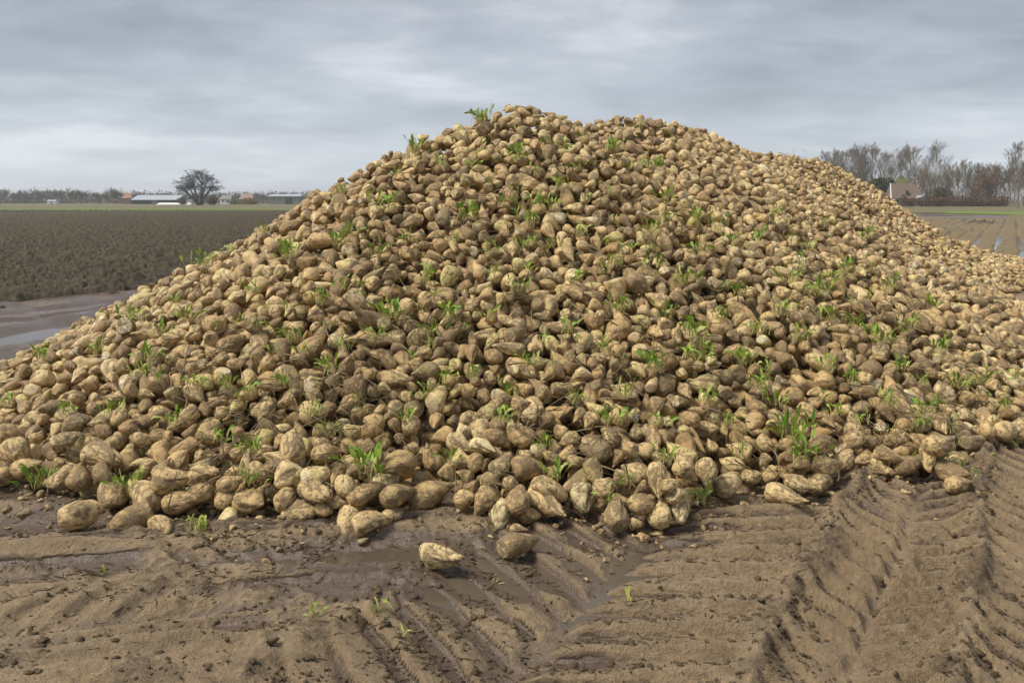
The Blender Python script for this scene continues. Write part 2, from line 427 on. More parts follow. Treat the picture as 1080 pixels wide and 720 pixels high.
    z -= .034 * pan * (1 - .3 * lane)
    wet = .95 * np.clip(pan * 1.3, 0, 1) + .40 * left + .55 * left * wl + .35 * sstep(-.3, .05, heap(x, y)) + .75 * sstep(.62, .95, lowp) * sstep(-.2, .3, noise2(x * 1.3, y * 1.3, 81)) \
        + .25 * sstep(.1, .5, noise2(x * .9 + 4, y * .9, 82)) - .35 * rough - .3 * sstep(.1, .4, bl)  # the heap foot term also paints shading under the front beets
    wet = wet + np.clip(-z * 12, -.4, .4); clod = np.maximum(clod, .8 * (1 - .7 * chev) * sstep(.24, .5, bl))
    # ruts beside the ploughed field, left of the heap
    z = z * near + (1 - near) * .03 * fbm2(x * .8, y * .8, 3, 95) * sstep(60, 20, np.hypot(x, y))
    lf = sstep(-9.2, -10.0, t) * sstep(3, 5, y) * sstep(32, 24, y)
    mt = t + .16 * noise2(s * .5, t * .3, 91)
    rut = 1.0 * np.exp(-((mt + 11.2) / .62) ** 4) + .95 * np.exp(-((mt + 13.3) / .16) ** 4) + .95 * np.exp(-((mt + 12.42) / .11) ** 4)
    z = z * (1 - .6 * lf) + lf * (.035 + .03 * fbm2(x * 3, y * 3, 4, 92, .6) + .055 * fbm2(x * 8, y * 8, 4, 93, .6) - .105 * rut)
    wet = np.where(lf > .3, .68 + .3 * rut, wet)
    return z, np.clip(wet, 0, 1), np.clip(clod * near, 0, 1)
gx_ = graded(-3000, -4.3, 5.2, 3000, .0125, 1.09); gy_ = graded(-40, 2.55, 6.6, 5000, .0125, 1.045)
XX, YY = np.meshgrid(gx_, gy_, indexing='ij')
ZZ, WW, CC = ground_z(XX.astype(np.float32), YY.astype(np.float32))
dist_ = np.hypot(XX, YY)
ZZ = ZZ - .12 * sstep(15, 30, YY) - .6 * sstep(60, 400, dist_)     # the field sheets lie over it out there
ni, nj = XX.shape
ii, jj = np.meshgrid(np.arange(ni - 1), np.arange(nj - 1), indexing='ij')
GF = np.stack([ii * nj + jj, (ii + 1) * nj + jj, (ii + 1) * nj + jj + 1, ii * nj + jj + 1], -1).reshape(-1, 4)
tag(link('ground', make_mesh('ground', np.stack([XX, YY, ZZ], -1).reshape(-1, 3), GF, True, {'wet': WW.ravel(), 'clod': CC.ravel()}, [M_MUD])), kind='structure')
def gz(x, y): 
    i = np.clip(np.searchsorted(gx_, x) - 1, 0, ni - 2); j = np.clip(np.searchsorted(gy_, y) - 1, 0, nj - 2)
    return ZZ[i, j]
def sheet(name, x0, x1, y0, y1, z, m, jag=0.0):
    V = np.array([[x0, y0, z], [x1, y0, z], [x1, y1, z], [x0, y1, z]]); return tag(link(name, make_mesh(name, V, np.array([[0, 1, 2, 3]]), False, None, [m])), kind='structure')
sheet('puddle', -1.6, .75, 3.3, 4.42, -.040, M_WATER)
# long puddles in the ruts left of the heap (a strip along the field direction)
def strip(name, t0, t1, s0, s1, z, m, kind='structure'):
    P = [from_ts(t0, s0), from_ts(t1, s0), from_ts(t1, s1), from_ts(t0, s1)]
    V = np.array([[p[0], p[1], z] for p in P]); return tag(link(name, make_mesh(name, V, np.array([[0, 1, 2, 3]]), False, None, [m])), kind=kind)
strip('puddle', -13.6, -10.2, 1, 24, -.040, M_WATER)

# ------------------------------------------------------------------ placing the beets
# u, v centre pixel, long and short size in pixels, direction of the root tip in the picture (degrees, 0 right, 90 up), shape, knife cuts, tone, dirt, short name
HAND = [
 (85.5,542,36,31,20,'round',0,.62,.35,'round tan beet lying loose on the mud, leftmost of the loose ones'),
 (142,547,39,30,200,'block',1,.25,.75,'angular muddy beet on the mud beside the round loose one'),
 (171,555,24,20,320,'round',1,.6,.45,'smallest loose beet, set between the angular beet and a grass tuft'),
 (118,519,34,27,95,'block',1,.55,.6,'upright blocky beet with a green sprout on either side'),
 (155,521,34,29,120,'pear',1,.7,.55,'pale pointed beet with a flat cut face, right of the sprouting blocky one'),
 (180,506,38,28,10,'lump',0,.5,.6,'big domed beet sitting above the long crooked one'),
 (198,526,60,22,15,'long',0,.45,.5,'long crooked beet lying along the front edge on the left'),
 (60,507,46,24,200,'long',0,.6,.5,'tapering beet whose tip points down to the mud at far left'),
 (85,502,24,24,80,'lump',0,.3,.6,'dull brown beet tucked behind the left tapering beet'),
 (108,500,23,20,300,'round',1,.3,.85,'small beet with a dark hollow in its cut end'),
 (109,480,44,27,350,'block',1,.65,.5,'large knobbly pale beet above the hollow one'),
 (67,465,29,20,20,'round',1,.8,.75,'small white topped beet on the left flank'),
 (13,475,30,26,190,'lump',0,.55,.5,'lumpy beet at the left frame edge'),
 (6,500,24,22,30,'round',0,.5,.5,'half seen beet at the bottom of the left frame edge'),
 (30,492,34,22,20,'pear',0,.5,.5,'pear shaped beet beside the half seen edge beet'),
 (242,542,26,20,95,'pear',1,.95,.15,'small pale cone standing point up on the mud'),
 (237,527,24,21,30,'round',0,.5,.55,'small round beet behind the pale cone'),
 (263,529,33,26,350,'lump',0,.45,.6,'plump muddy beet right of the pale cone'),
 (318,540,40,28,15,'block',0,.6,.9,'big greenish beet at the front edge with rootlets below'),
 (342,537,20,18,340,'round',1,.6,.4,'stubby beet wedged behind the big greenish one'),
 (302,525,28,25,60,'round',0,.55,.5,'squat beet touching the left of the greenish one'),
 (333,517,34,24,330,'block',1,.7,.6,'wedge topped pale beet above the greenish one'),
 (366,549,29,24,260,'block',2,.75,.4,'beet with a fan of cuts at the front edge'),
 (390,549,42,28,10,'lump',1,.6,.5,'wide wrinkled beet lying against the fan cut one'),
 (414,543,20,18,20,'block',2,.7,.4,'small squared chunk of beet at the end of the wrinkled one'),
 (380,522,28,21,20,'round',0,.4,.7,'dark flat beet above the wrinkled one'),
 (358,530,19,17,0,'round',0,.6,.9,'small greenish ball between the fan cut and stubby beets'),
 (420,521,34,27,20,'lump',0,.4,.7,'crinkled brown beet right of the small green sprout'),
 (364,512,23,22,120,'round',1,.75,.45,'light bulb shaped beet above the greenish ball'),
 (420,488,34,27,200,'lump',0,.35,.6,'large dark beet beside a tall sprout'),
 (308,471,34,28,85,'round',1,.6,.55,'big upright oval beet on the lower left slope'),
 (304,500,32,27,220,'block',1,.75,.45,'bright cut beet below the upright oval'),
 (333,504,31,25,20,'block',2,.85,.4,'pale sliced beet next to the bright cut one'),
 (215,499,31,23,10,'lump',0,.6,.5,'broad pale beet left of two sprouts'),
 (209,520,33,24,200,'lump',0,.5,.6,'flat bottomed beet above the long crooked beet end'),
 (244,509,31,22,25,'pear',0,.4,.6,'brown beet leaning down towards the plump muddy one'),
 (272,497,23,21,330,'round',1,.75,.5,'creamy round beet beside the sprouts'),
 (465.5,588,46,26,350,'pear',2,.8,.45,'loose beet lying in the wet pan, pale and faceted'),
 (546,573,44,23,15,'lump',1,.55,.98,'loose dark muddy beet with a pale top, in front of the heap'),
 (456,520,50,32,25,'pear',0,.4,.65,'big brown beet slanting up to the right at the front edge'),
 (490,525,23,19,10,'round',0,.6,.35,'smooth small ball at the front edge'),
 (511,529,32,24,235,'lump',0,.55,.6,'humped beet behind the split one'),
 (528,542,28,26,265,'round',1,.97,.3,'split beet with a white gash down its face'),
 (547,527,29,26,70,'round',0,.4,.5,'rounded brown beet just right of the split one'),
 (559,543,23,17,0,'lump',0,.35,.6,'low dark beet under the smooth tapered one'),
 (578,533,42,27,325,'pear',0,.65,.3,'smooth tapered beet pointing down to the right'),
 (580,516,40,24,335,'block',0,.65,.4,'thick long beet lying above the smooth tapered one'),
 (614,525,28,25,280,'block',1,.97,.35,'whitish blocky beet near the centre of the front edge'),
 (637,515,25,22,40,'round',0,.6,.5,'egg shaped beet right of the whitish block'),
 (650,542,33,27,100,'block',1,.55,.95,'bulky greenish beet standing forward on the mud'),
 (670,552,16,14,0,'round',0,.7,.4,'tiny yellow beet at the foot of the bulky greenish one'),
 (679,530,28,24,20,'lump',0,.5,.6,'tan beet behind the tiny yellow one'),
 (697,540,28,24,80,'pear',0,.75,.4,'light pear shaped beet right of the tan one'),
 (717,538,25,21,270,'block',2,.97,.45,'beet with a white holed cut face'),
 (715,523,27,21,350,'lump',1,.75,.5,'creased beet on top of the holed one'),
 (694,506,34,23,275,'pear',0,.65,.4,'beet hanging tip down two rows above the light pear'),
 (709,512,26,18,10,'lump',0,.55,.5,'flattened beet beside the tip down one'),
 (724,497,30,23,320,'pear',0,.65,.4,'slanting oval beet right of the tip down one'),
 (745,500,29,22,270,'pear',0,.6,.5,'upright narrow beet left of the lumpy pale one'),
 (769,510,30,27,30,'lump',1,.8,.55,'lumpy pale beet with pocked skin'),
 (793,504,23,19,10,'round',0,.6,.4,'small smooth beet right of the pocked one'),
 (812,503,18,15,20,'round',0,.5,.4,'little ball left of the long bottom beet'),
 (829,524,52,22,345,'long',1,.7,.45,'long bottom beet with a cut tip, lowest of the right front edge'),
 (846,512,36,20,345,'long',0,.75,.45,'long pale beet resting on the long bottom one'),
 (865,509,25,22,20,'block',0,.7,.5,'pale stub right of the pair of long beets'),
 (874,492,28,24,15,'lump',0,.5,.6,'muddy oval beet at the right front edge'),
 (891,485,23,21,60,'round',0,.6,.4,'tall round beet beside the muddy oval'),
 (911,483,20,18,200,'round',0,.6,.5,'small knobby beet at the mud edge on the right'),
 (927,493,29,18,335,'pear',0,.65,.5,'beet sliding down to the mud with its tip right'),
 (936,480,28,18,345,'lump',1,.5,.75,'hollow ended beet above the sliding one'),
 (957,490,34,21,15,'block',1,.6,.95,'yellow green beet with a flat top at the right'),
 (979,483,28,19,270,'lump',0,.65,.4,'standing curved beet at the right'),
 (998,496,34,24,340,'round',1,.6,.95,'big round greenish beet half sunk in soil on the right'),
 (1013.5,510,31,17,10,'pear',0,.5,.6,'loose beet lying farthest right with its tip to the right'),
 (1027,466,28,17,10,'block',1,.6,.95,'flat yellowish beet above the loose right one'),
 (995,468,40,20,20,'long',0,.6,.5,'long smooth beet sloping down at the right'),
 (1061,455,24,20,20,'round',0,.7,.4,'round pale beet near the right frame edge'),
 (1076,452,22,20,90,'round',0,.7,.5,'last beet of the front edge at the right frame edge'),
 (901,464,28,22,40,'round',0,.6,.55,'globe shaped beet two rows up on the right'),
 (866,467,30,20,30,'lump',0,.5,.5,'fat beet in the second row on the right'),
]
def march(u, v, r):
    d = ray(u, v); ys = np.arange(3.0, 24, .01)
    x = d[0] * ys; z = H0 + d[2] * ys
    s_ = np.maximum(heap(x, ys), 0.0) + r
    i = int(np.argmax(z <= s_)); return np.array([x[i], ys[i], z[i]])
rng = rs(7)
B_pos, B_dir, B_L, B_W, B_kind, B_rnd, B_rnd2, B_cut, B_name = [], [], [], [], [], [], [], [], []
for (u, v, wp, hp, ang, kind, nc, tone, dirt, nm) in HAND:
    P = march(u, v, .06); dep = project(P)[2]
    W = hp / FPX * dep * 1.03; P = march(u, v, W * .46); dep = project(P)[2]
    W = hp / FPX * dep * 1.03; L = max(W * 1.02, wp / FPX * dep * 1.05)
    a = math.radians(ang); e = np.array([math.cos(a), math.sin(a) * st, math.sin(a) * ct])
    n = heap_n(P[0], P[1]) if heap(P[0], P[1]) > 0.02 else np.array([0, 0, 1.0])
    n = np.asarray(n).reshape(3); vd = ray(u, v); vd = vd / np.linalg.norm(vd)
    k = np.clip(-(e @ n) / (vd @ n), -.8, .8); d = e + k * vd; d /= np.linalg.norm(d)
    L = min(L * min(1.35, math.sqrt(1 + k * k)), 2.4 * W)
    P[2] = max(P[2], 0) ; 
    B_pos.append(P); B_dir.append(d); B_L.append(L); B_W.append(W); B_kind.append(kind); B_rnd.append(tone); B_rnd2.append(dirt); B_cut.append(nc); B_name.append(nm)
NH = len(HAND)
LOOSE = {k for k, q in enumerate(HAND) if (q[0], q[1]) in ((85.5, 542), (142, 547), (171, 555), (242, 542), (465.5, 588), (546, 573), (1013.5, 510))}
hp_ = np.array(B_pos)
# dart throwing through the outer shell of the heap
r = rs(11)
N = 380000
cx = r.uniform(-5.6, 13.5, N); cy = r.uniform(3.8, 25, N); ce = -r.uniform(0, 1, N) * .26
hh = heap(cx, cy); ok = (hh > .0)
cx, cy, ce, hh = cx[ok], cy[ok], ce[ok], hh[ok]
nn = heap_n(cx, cy)
keep = r.uniform(0, 1.35, len(cx)) < 1 / nn[:, 2]
# skip the far side of the ridge and what lies far out of view
uu, vv, dd = project(np.stack([cx, cy, hh], -1))
keep &= (uu > -260) & (uu < 1300)
tp = np.einsum('ij,ij->i', nn, np.stack([cx, cy, hh - H0], -1))
keep &= tp < .9
cx, cy, ce, nn, hh = cx[keep], cy[keep], ce[keep], nn[keep], hh[keep]
PP = np.stack([cx, cy, hh], -1) + nn * (ce[:, None] + .02)
PP[:, 2] = np.maximum(PP[:, 2], .05)
Wc = np.clip(np.exp(r.normal(math.log(.106), .215, len(PP))), .058, .17)
cell = .12; grid = {}
def put(i, p, w): grid.setdefault((int(p[0] // cell), int(p[1] // cell), int(p[2] // cell)), []).append((p[0], p[1], p[2], w))
for i in range(NH):
    put(i, B_pos[i], B_W[i]); 
    for sgn in (-1, 1):
        q = B_pos[i] + B_dir[i] * sgn * B_L[i] * .28; put(i, q, B_W[i] * .85)
acc = []
footz = np.array([(p[0], p[1]) for p in hp_])
for i in range(len(PP)):
    p = PP[i]; w = Wc[i]; c0 = (int(p[0] // cell), int(p[1] // cell), int(p[2] // cell)); good = True
    for a in (-1, 0, 1):
        for b in (-1, 0, 1):
            for c in (-1, 0, 1):
                for q in grid.get((c0[0] + a, c0[1] + b, c0[2] + c), ()):
                    m = (w + q[3]) * .47
                    if (p[0]-q[0])**2 + (p[1]-q[1])**2 + (p[2]-q[2])**2 < m * m: good = False; break
                if not good: break
            if not good: break
        if not good: break
    if good: put(i, p, w); acc.append(i)
acc = np.array(acc)
PP, Wc, nn = PP[acc], Wc[acc], nn[acc]
n_auto = len(acc)
Lc = Wc * np.clip(r.gamma(3.2, .18, n_auto) + 1.0, 1.05, 2.5)
dv = r.normal(0, 1, (n_auto, 3)); dv -= nn * np.einsum('ij,ij->i', dv, nn)[:, None] * .6
dv /= np.linalg.norm(dv, axis=1, keepdims=True)
pos = np.concatenate([hp_, PP]); dirv = np.concatenate([np.array(B_dir), dv]); Ls = np.concatenate([B_L, Lc]); Ws = np.concatenate([B_W, Wc])
kinds = list(B_kind) + list(r.choice(['pear', 'round', 'long', 'block', 'lump'], n_auto, p=[.38, .12, .16, .12, .22]))
for i in range(NH, len(kinds)):
    if Ls[i] > 1.65 * Ws[i] and kinds[i] in ('round', 'block'): kinds[i] = 'long'
rnd = np.concatenate([B_rnd, np.clip(r.beta(1.5, 1.3, n_auto), 0, 1)]); rnd2 = np.concatenate([B_rnd2, r.beta(1.2, 1.2, n_auto)])
ncut = list(B_cut) + list(r.choice([0, 1, 2], n_auto, p=[.42, .43, .15]))
NB = len(pos)
# relax: every beet is a big crown sphere and a smaller tail sphere
ra = Ws * .47; rb = Ws * .34
gap = np.maximum(Ls - ra - rb, .004)
A = pos - dirv * (Ls / 2 - ra)[:, None]; Bp = pos + dirv * (Ls / 2 - rb)[:, None]
S = np.concatenate([A, Bp]); R = np.concatenate([ra, rb]); own = np.concatenate([np.arange(NB)] * 2)
mob = np.concatenate([np.zeros(NH), np.ones(n_auto)] * 2)
topo = np.tile(rs(3).uniform(-.07, .085, NB), 2)
def pairs(S):
    c = .19; K = np.floor(S / c).astype(np.int64) + 1000
    key = (K[:, 0] << 40) + (K[:, 1] << 20) + K[:, 2]; o = np.argsort(key, kind='stable'); sk = key[o]
    out = []
    for a in (-1, 0, 1):
        for b in (-1, 0, 1):
            for d in (-1, 0, 1):
                if (a, b, d) < (0, 0, 0): continue
                nk = key + (a << 40) + (b << 20) + d
                lo = np.searchsorted(sk, nk, 'left'); hi = np.searchsorted(sk, nk, 'right'); cnt = hi - lo
                I = np.repeat(np.arange(len(S)), cnt)
                off = np.arange(cnt.sum()) - np.repeat(np.cumsum(cnt) - cnt, cnt)
                J = o[np.repeat(lo, cnt) + off]
                m = (I < J) if (a, b, d) == (0, 0, 0) else np.ones(len(I), bool)
                out.append(np.stack([I[m], J[m]]))
    P = np.concatenate(out, 1); m = own[P[0]] != own[P[1]]; P = P[:, m]
    dd = np.linalg.norm(S[P[0]] - S[P[1]], axis=1); return P[:, dd < (R[P[0]] + R[P[1]]) + .03]
for it in range(26):
    if it % 4 == 0: pr = pairs(S)
    i, j = pr; dl = S[i] - S[j]; d = np.linalg.norm(dl, axis=1) + 1e-9
    pen = np.clip((R[i] + R[j]) * .97 - d, 0, None); wi, wj = mob[i], mob[j]; ws_ = np.maximum(wi + wj, 1e-6)
    f = (dl / d[:, None]) * (pen / ws_ * .55)[:, None]
    mv = np.zeros_like(S)
    for ax in range(3):
        mv[:, ax] = np.bincount(i, f[:, ax] * wi, len(S)) - np.bincount(j, f[:, ax] * wj, len(S))
    ln = np.linalg.norm(mv, axis=1, keepdims=True); mv *= np.minimum(1, .03 / np.maximum(ln, 1e-9))
    S = S + mv
    # surface of the heap: keep the shell, let them settle
    h_ = heap(S[:, 0], S[:, 1]); n_ = heap_n(S[:, 0], S[:, 1]); sd = (S[:, 2] - h_) * n_[:, 2]
    top = topo - R * .25
    push = np.where(sd > top, -(sd - top) * .35, 0) + np.where(sd < -.32, (-.32 - sd) * .5, 0) - .0012
    push = np.where(h_ > .02, push, 0)
    S = S + n_ * (push * mob)[:, None]
    S[:, 2] = np.where(mob > 0, np.maximum(S[:, 2], R * .93), S[:, 2])
    # keep lengths
    dl = S[NB:] - S[:NB]; d = np.linalg.norm(dl, axis=1, keepdims=True) + 1e-9
    cr = (dl / d) * (d - gap[:, None]) * .5 * mob[:NB, None]
    S[:NB] += cr; S[NB:] -= cr
dl = S[NB:] - S[:NB]; dirv = dl / (np.linalg.norm(dl, axis=1, keepdims=True) + 1e-9)
pos = S[:NB] + dirv * (Ls / 2 - ra)[:, None]
# which of them show: a small identity buffer
BW, BH = 540, 360
def idbuffer(pos, dirv):
    zb = np.full((BH, BW), 1e9); ib = np.full((BH, BW), -1, int)
    cen = []; rad = []; ids = []
    for q, rr_ in ((-.30, .47), (.05, .46), (.33, .36)):
        cen.append(pos + dirv * (Ls * q)[:, None]); rad.append(Ws * rr_); ids.append(np.arange(len(pos)))
    cen = np.concatenate(cen); rad = np.concatenate(rad); ids = np.concatenate(ids)
    u, v, d = project(cen); u = u / 2; v = v / 2; rp = rad * FPX / d / 2
    order = np.argsort(d)
    for k in order:
        x0, x1 = int(max(0, u[k] - rp[k])), int(min(BW - 1, u[k] + rp[k])) + 1; y0, y1 = int(max(0, v[k] - rp[k])), int(min(BH - 1, v[k] + rp[k])) + 1
        if x0 >= x1 or y0 >= y1 or d[k] < .5: continue
        yy, xx = np.ogrid[y0:y1, x0:x1]; q = ((xx + .5 - u[k]) ** 2 + (yy + .5 - v[k]) ** 2) / rp[k] ** 2
        dz = d[k] - rad[k] * np.sqrt(np.clip(1 - q, 0, 1)); w = zb[y0:y1, x0:x1]
        m = (q < 1) & (dz < w); w[m] = dz[m]; ib[y0:y1, x0:x1][m] = ids[k]
    return ib
IB = idbuffer(pos, dirv)
vis = np.bincount(IB[IB >= 0].ravel(), minlength=NB)
pu, pv, pdp = project(pos)
score = vis.astype(float); score[:NH] += 1e6
indiv = np.argsort(-score)[:300]
is_ind = np.zeros(NB, bool); is_ind[indiv] = True
print('beets', NB, 'auto', n_auto, 'visible', int((vis > 0).sum()), 'smallest individual px', int(vis[indiv].min()), 'T', round(time.time() - T0, 1))

# ------------------------------------------------------------------ building the beets
rm = rs(23)
roll = rm.uniform(0, 6.28, NB)
RM = rot_from_axis(dirv, roll)
LIB = {}
def lib(kind, nu, nv, idx):
    key = (kind, nu, nv, idx)
    if key not in LIB:
        rr = rs(1000 + idx * 7 + hash_kind[kind]); LIB[key] = beet_shape(rr, 1.45 if kind != 'long' else 1.85, 1.0, kind, nu, nv)
    return LIB[key]
hash_kind = {'pear': 1, 'round': 2, 'long': 3, 'block': 4, 'lump': 5}
bV, bF, bR, bR2, bC, bK = [], [], [], [], [], []; off = 0
FC = {}
for i in range(NB):
    if is_ind[i]: continue
    seen = vis[i] > 0
    if pdp[i] < 7.5 and seen: nu, nv = 24, 17
    elif pdp[i] < 11 and seen: nu, nv = 18, 12
    elif seen: nu, nv = 14, 10
    else: nu, nv = 10, 7
    V, cut, crev = lib(kinds[i], nu, nv, int(rm.randint(0, 26)))
    l0 = 1.85 if kinds[i] == 'long' else 1.45
    sc = np.array([Ls[i] / l0, Ws[i] * rm.uniform(.88, 1.1), Ws[i] * rm.uniform(.86, 1.06)])
    W_ = (V * sc) @ RM[i].T + pos[i]
    if (nu, nv) not in FC: FC[(nu, nv)] = beet_faces(nu, nv)
    bV.append(W_); bF.append(FC[(nu, nv)] + off); off += len(W_)
    bR.append(np.full(len(W_), rnd[i])); bR2.append(np.full(len(W_), rnd2[i])); bC.append(cut); bK.append(crev)
nb_f = sum(len(f) for f in bF)
# core for soil and buried beets, its dark colour paints shade in the gaps
sub = 2
cX, cY, cH = _gx[::sub, ::sub], _gy[::sub, ::sub], HG[::sub, ::sub]
cZ = np.where(cH > 0, cH - .30 * np.clip(cH / .25, 0, 1) - .02, -.35) + .05 * fbm2(cX * 6, cY * 6, 3, 77) * (cH > .2)
ci, cj = np.meshgrid(np.arange(cX.shape[0] - 1), np.arange(cX.shape[1] - 1), indexing='ij'); w_ = cX.shape[1]
cF = np.stack([ci * w_ + cj, (ci + 1) * w_ + cj, (ci + 1) * w_ + cj + 1, ci * w_ + cj + 1], -1).reshape(-1, 4)
cin = (cH.ravel() > -.05)
cF = cF[cin[cF].all(1)]
z0 = np.zeros(cX.size)
hV = np.concatenate(bV + [np.stack([cX, cY, cZ], -1).reshape(-1, 3)]); hF = np.concatenate(bF + [cF + off])
me = make_mesh('beet_heap', hV, hF, True, {'rnd': np.concatenate(bR + [z0]), 'rnd2': np.concatenate(bR2 + [z0]), 'cut': np.concatenate(bC + [z0]), 'crev': np.concatenate(bK + [z0])},
               [M_BEET, M_CORE], np.concatenate([np.zeros(nb_f), np.ones(len(cF))]))
tag(link('beet_heap', me), 'tall heap of muddy tan sugar beets filling the middle of the picture', 'beet heap', kind='stuff')
FH = beet_faces(40, 28)
BEETS = []
for i in sorted(indiv):
    rr = rs(5000 + int(i)); V, cut, crev = beet_shape(rr, Ls[i], Ws[i], kinds[i], 40, 28, ncut[i])
    n = len(V)
    me = make_mesh('sugar_beet', V, FH, True, {'rnd': np.full(n, rnd[i]), 'rnd2': np.full(n, rnd2[i]), 'cut': cut, 'crev': crev}, [M_BEET])
    o = link('sugar_beet', me); o.matrix_world = Matrix.Translation(Vector(pos[i])) @ Matrix(RM[i].tolist()).to_4x4()
    tag(o, 'sugar beet', 'beet', 'sugar beets in and around the heap'); BEETS.append((int(i), o))
print('heap verts', len(hV), 'T', round(time.time() - T0, 1))
# ------------------------------------------------------------------ leaf tufts, stalks, crumbs
def ribbon_leaf(r, base, az, lean, L, w, tone, pet=.45):
    """petiole and a folded, wavy blade that droops; returns verts, faces, tone"""
    n = 9; s = np.linspace(0, 1, n)
    th = lean * (.35 + .9 * s ** 1.4)                       # leaning further out along its length
    dx = np.cumsum(np.sin(th)) * L / n; dz = np.cumsum(np.cos(th)) * L / n
    hx, hy = math.cos(az), math.sin(az)
    bl = np.clip((s - pet) / (1 - pet), 0, 1)
    wid = np.where(s < pet, .0035 + .003 * (1 - s), w * np.sin(math.pi * np.clip(bl * .93 + .07, 0, 1)) ** .75)
    wav = np.where(s < pet, 0, 1) * w * .35
    mid = np.stack([base[0] + dx * hx, base[1] + dx * hy, base[2] + dz], -1)
    side = np.array([-hy, hx, 0.0])
    tw = r.uniform(-.9, .9); side = side * math.cos(tw) + np.array([0, 0, 1.0]) * math.sin(tw)
    nrm = np.stack([-np.cos(th) * hx, -np.cos(th) * hy, np.sin(th)], -1)
    l_ = mid + side * wid[:, None] / 2 + nrm * (wid * .3 + wav * r.uniform(-1, 1, n))[:, None]
    r_ = mid - side * wid[:, None] / 2 + nrm * (wid * .3 + wav * r.uniform(-1, 1, n))[:, None]
    V = np.stack([l_, mid, r_], 1).reshape(-1, 3)
    i = np.arange(n - 1) * 3
    F = np.concatenate([np.stack([i, i + 1, i + 4, i + 3], -1), np.stack([i + 1, i + 2, i + 5, i + 4], -1)])
    T = np.repeat(np.where(s < pet, .80, tone + .12 * (1 - bl)), 3)
    return V, F, T
def join(parts):
    V, F, T, o = [], [], [], 0
    for v, f, t in parts: V.append(v); F.append(f + o); T.append(t); o += len(v)
    return np.concatenate(V), np.concatenate(F), np.concatenate(T)
def tuft_parts(r, h, n, spread=.03, tone=(.12, .6), wr=.16, lean=(.15, 1.45), nrm=(0, 0, 1)):
    parts = []
    for _ in range(n):
        L = h * r.uniform(.45, 1.15); az = r.uniform(0, 6.28)
        b = (r.normal(0, spread), r.normal(0, spread), -.02 + r.uniform(-.01, .01))
        parts.append(ribbon_leaf(r, b, az, r.uniform(*lean), L, L * wr * r.uniform(.6, 1.3), r.uniform(*tone), r.uniform(.3, .6)))
    V, F, T = join(parts)
    return V, F, np.clip(T, 0, 1)
# picture position, height in pixels, leaves
TUFTS = [(508,123,23,16),(545,163,24,12),(405,213,24,12),(300,265,26,12),(412,327,30,13),(495,224,26,12),(475,328,24,11),(265,302,20,9),(213,275,18,9),(160,372,22,10),
 (258,410,24,9),(240,402,20,8),(40,372,22,10),(40,503,34,12),(117,521,22,7),(136,508,24,10),(345,385,22,9),(358,252,20,9),(440,156,18,8),(612,242,18,7),
 (590,195,16,7),(645,154,20,9),(690,174,20,9),(735,227,22,10),(740,262,18,8),(720,292,26,12),(700,207,18,8),(730,347,34,13),(736,372,28,12),(560,377,22,9),(635,362,20,8),(605,290,18,7),
 (650,322,18,8),(690,382,26,11),(785,377,26,12),(800,400,24,12),(838,452,38,14),(851,474,34,12),(780,472,20,8),(745,417,20,9),(741,522,18,8),(646,437,26,10),(530,437,22,9),(430,437,22,9),
 (391,488,40,13),(352,450,20,8),(265,470,24,9),(262,500,24,9),(586,495,24,10),(575,466,18,8),(660,502,20,7),(641,524,14,6),(705,478,18,7),(865,302,26,12),(845,352,20,9),(780,302,20,8),
 (880,292,18,8),(915,247,14,7),(930,354,26,11),(952,382,20,9),(1012,402,20,9),(980,427,24,11),(900,397,20,9),(870,332,16,7),(830,292,16,7),(770,252,16,7),(755,232,14,6),(660,262,14,6),
 (555,302,16,7),(520,262,16,7),(456,347,22,9),(400,262,20,9),(397,352,18,8),(450,292,18,8),(335,312,18,8),(370,242,16,7),(310,352,20,9),(200,332,18,8),(170,347,16,7),(140,332,22,10),(100,367,18,8),
 (465,172,14,6),(672,133,9,5),(615,144,9,5),(430,250,16,7),(560,232,18,8),(580,215,14,6),(520,330,16,7),(500,390,20,8),(600,345,16,7),(470,395,18,7),(300,400,20,8),(210,400,18,8),
 (120,430,18,7),(70,430,18,8),(0,422,22,9),(330,500,18,6),(475,480,18,7),(540,410,20,8),(820,420,20,8),(870,385,18,8),(760,330,20,9),(800,345,18,8),(825,325,18,8),(700,330,18,7),(660,410,18,7),(610,420,16,7),
 (900,340,18,8),(960,340,18,8),(990,365,18,8),(1040,400,18,8),(1060,425,18,8),(935,420,20,9),(880,430,20,9),(910,440,16,7),(800,250,14,6),(850,260,14,6),(820,225,12,6),(870,235,12,6),(900,280,14,6),(940,300,14,6),(985,320,14,6),
 (360,300,16,7),(480,250,16,7),(640,200,14,6),(610,175,12,6),(500,175,14,6),(420,180,12,6),(360,200,12,6),(280,240,12,6),(240,262,12,6),(185,315,14,6),(150,390,18,7),(185,440,18,7),(230,460,18,7),(330,430,20,8),(1075,395,16,7),(700,440,18,7),(770,440,20,8)]
_r = rs(404)
for _k in range(62):                                   # smaller sprouts in loose clusters
    _u, _v = _r.uniform(40, 1040), _r.uniform(150, 470)
    for _j in range(_r.randint(1, 7)):
        a_, b_ = _u + _r.normal(0, 26), _v + _r.normal(0, 17)
        if abs(a_ - 545) > (b_ - 108) * 1.45 and a_ < 545: continue
        if a_ > 545 and b_ < 130 + (a_ - 545) * .3: continue
        if len(TUFTS) < 292: TUFTS.append((round(a_), round(b_), round(_r.uniform(8, 15)), int(_r.randint(3, 6))))
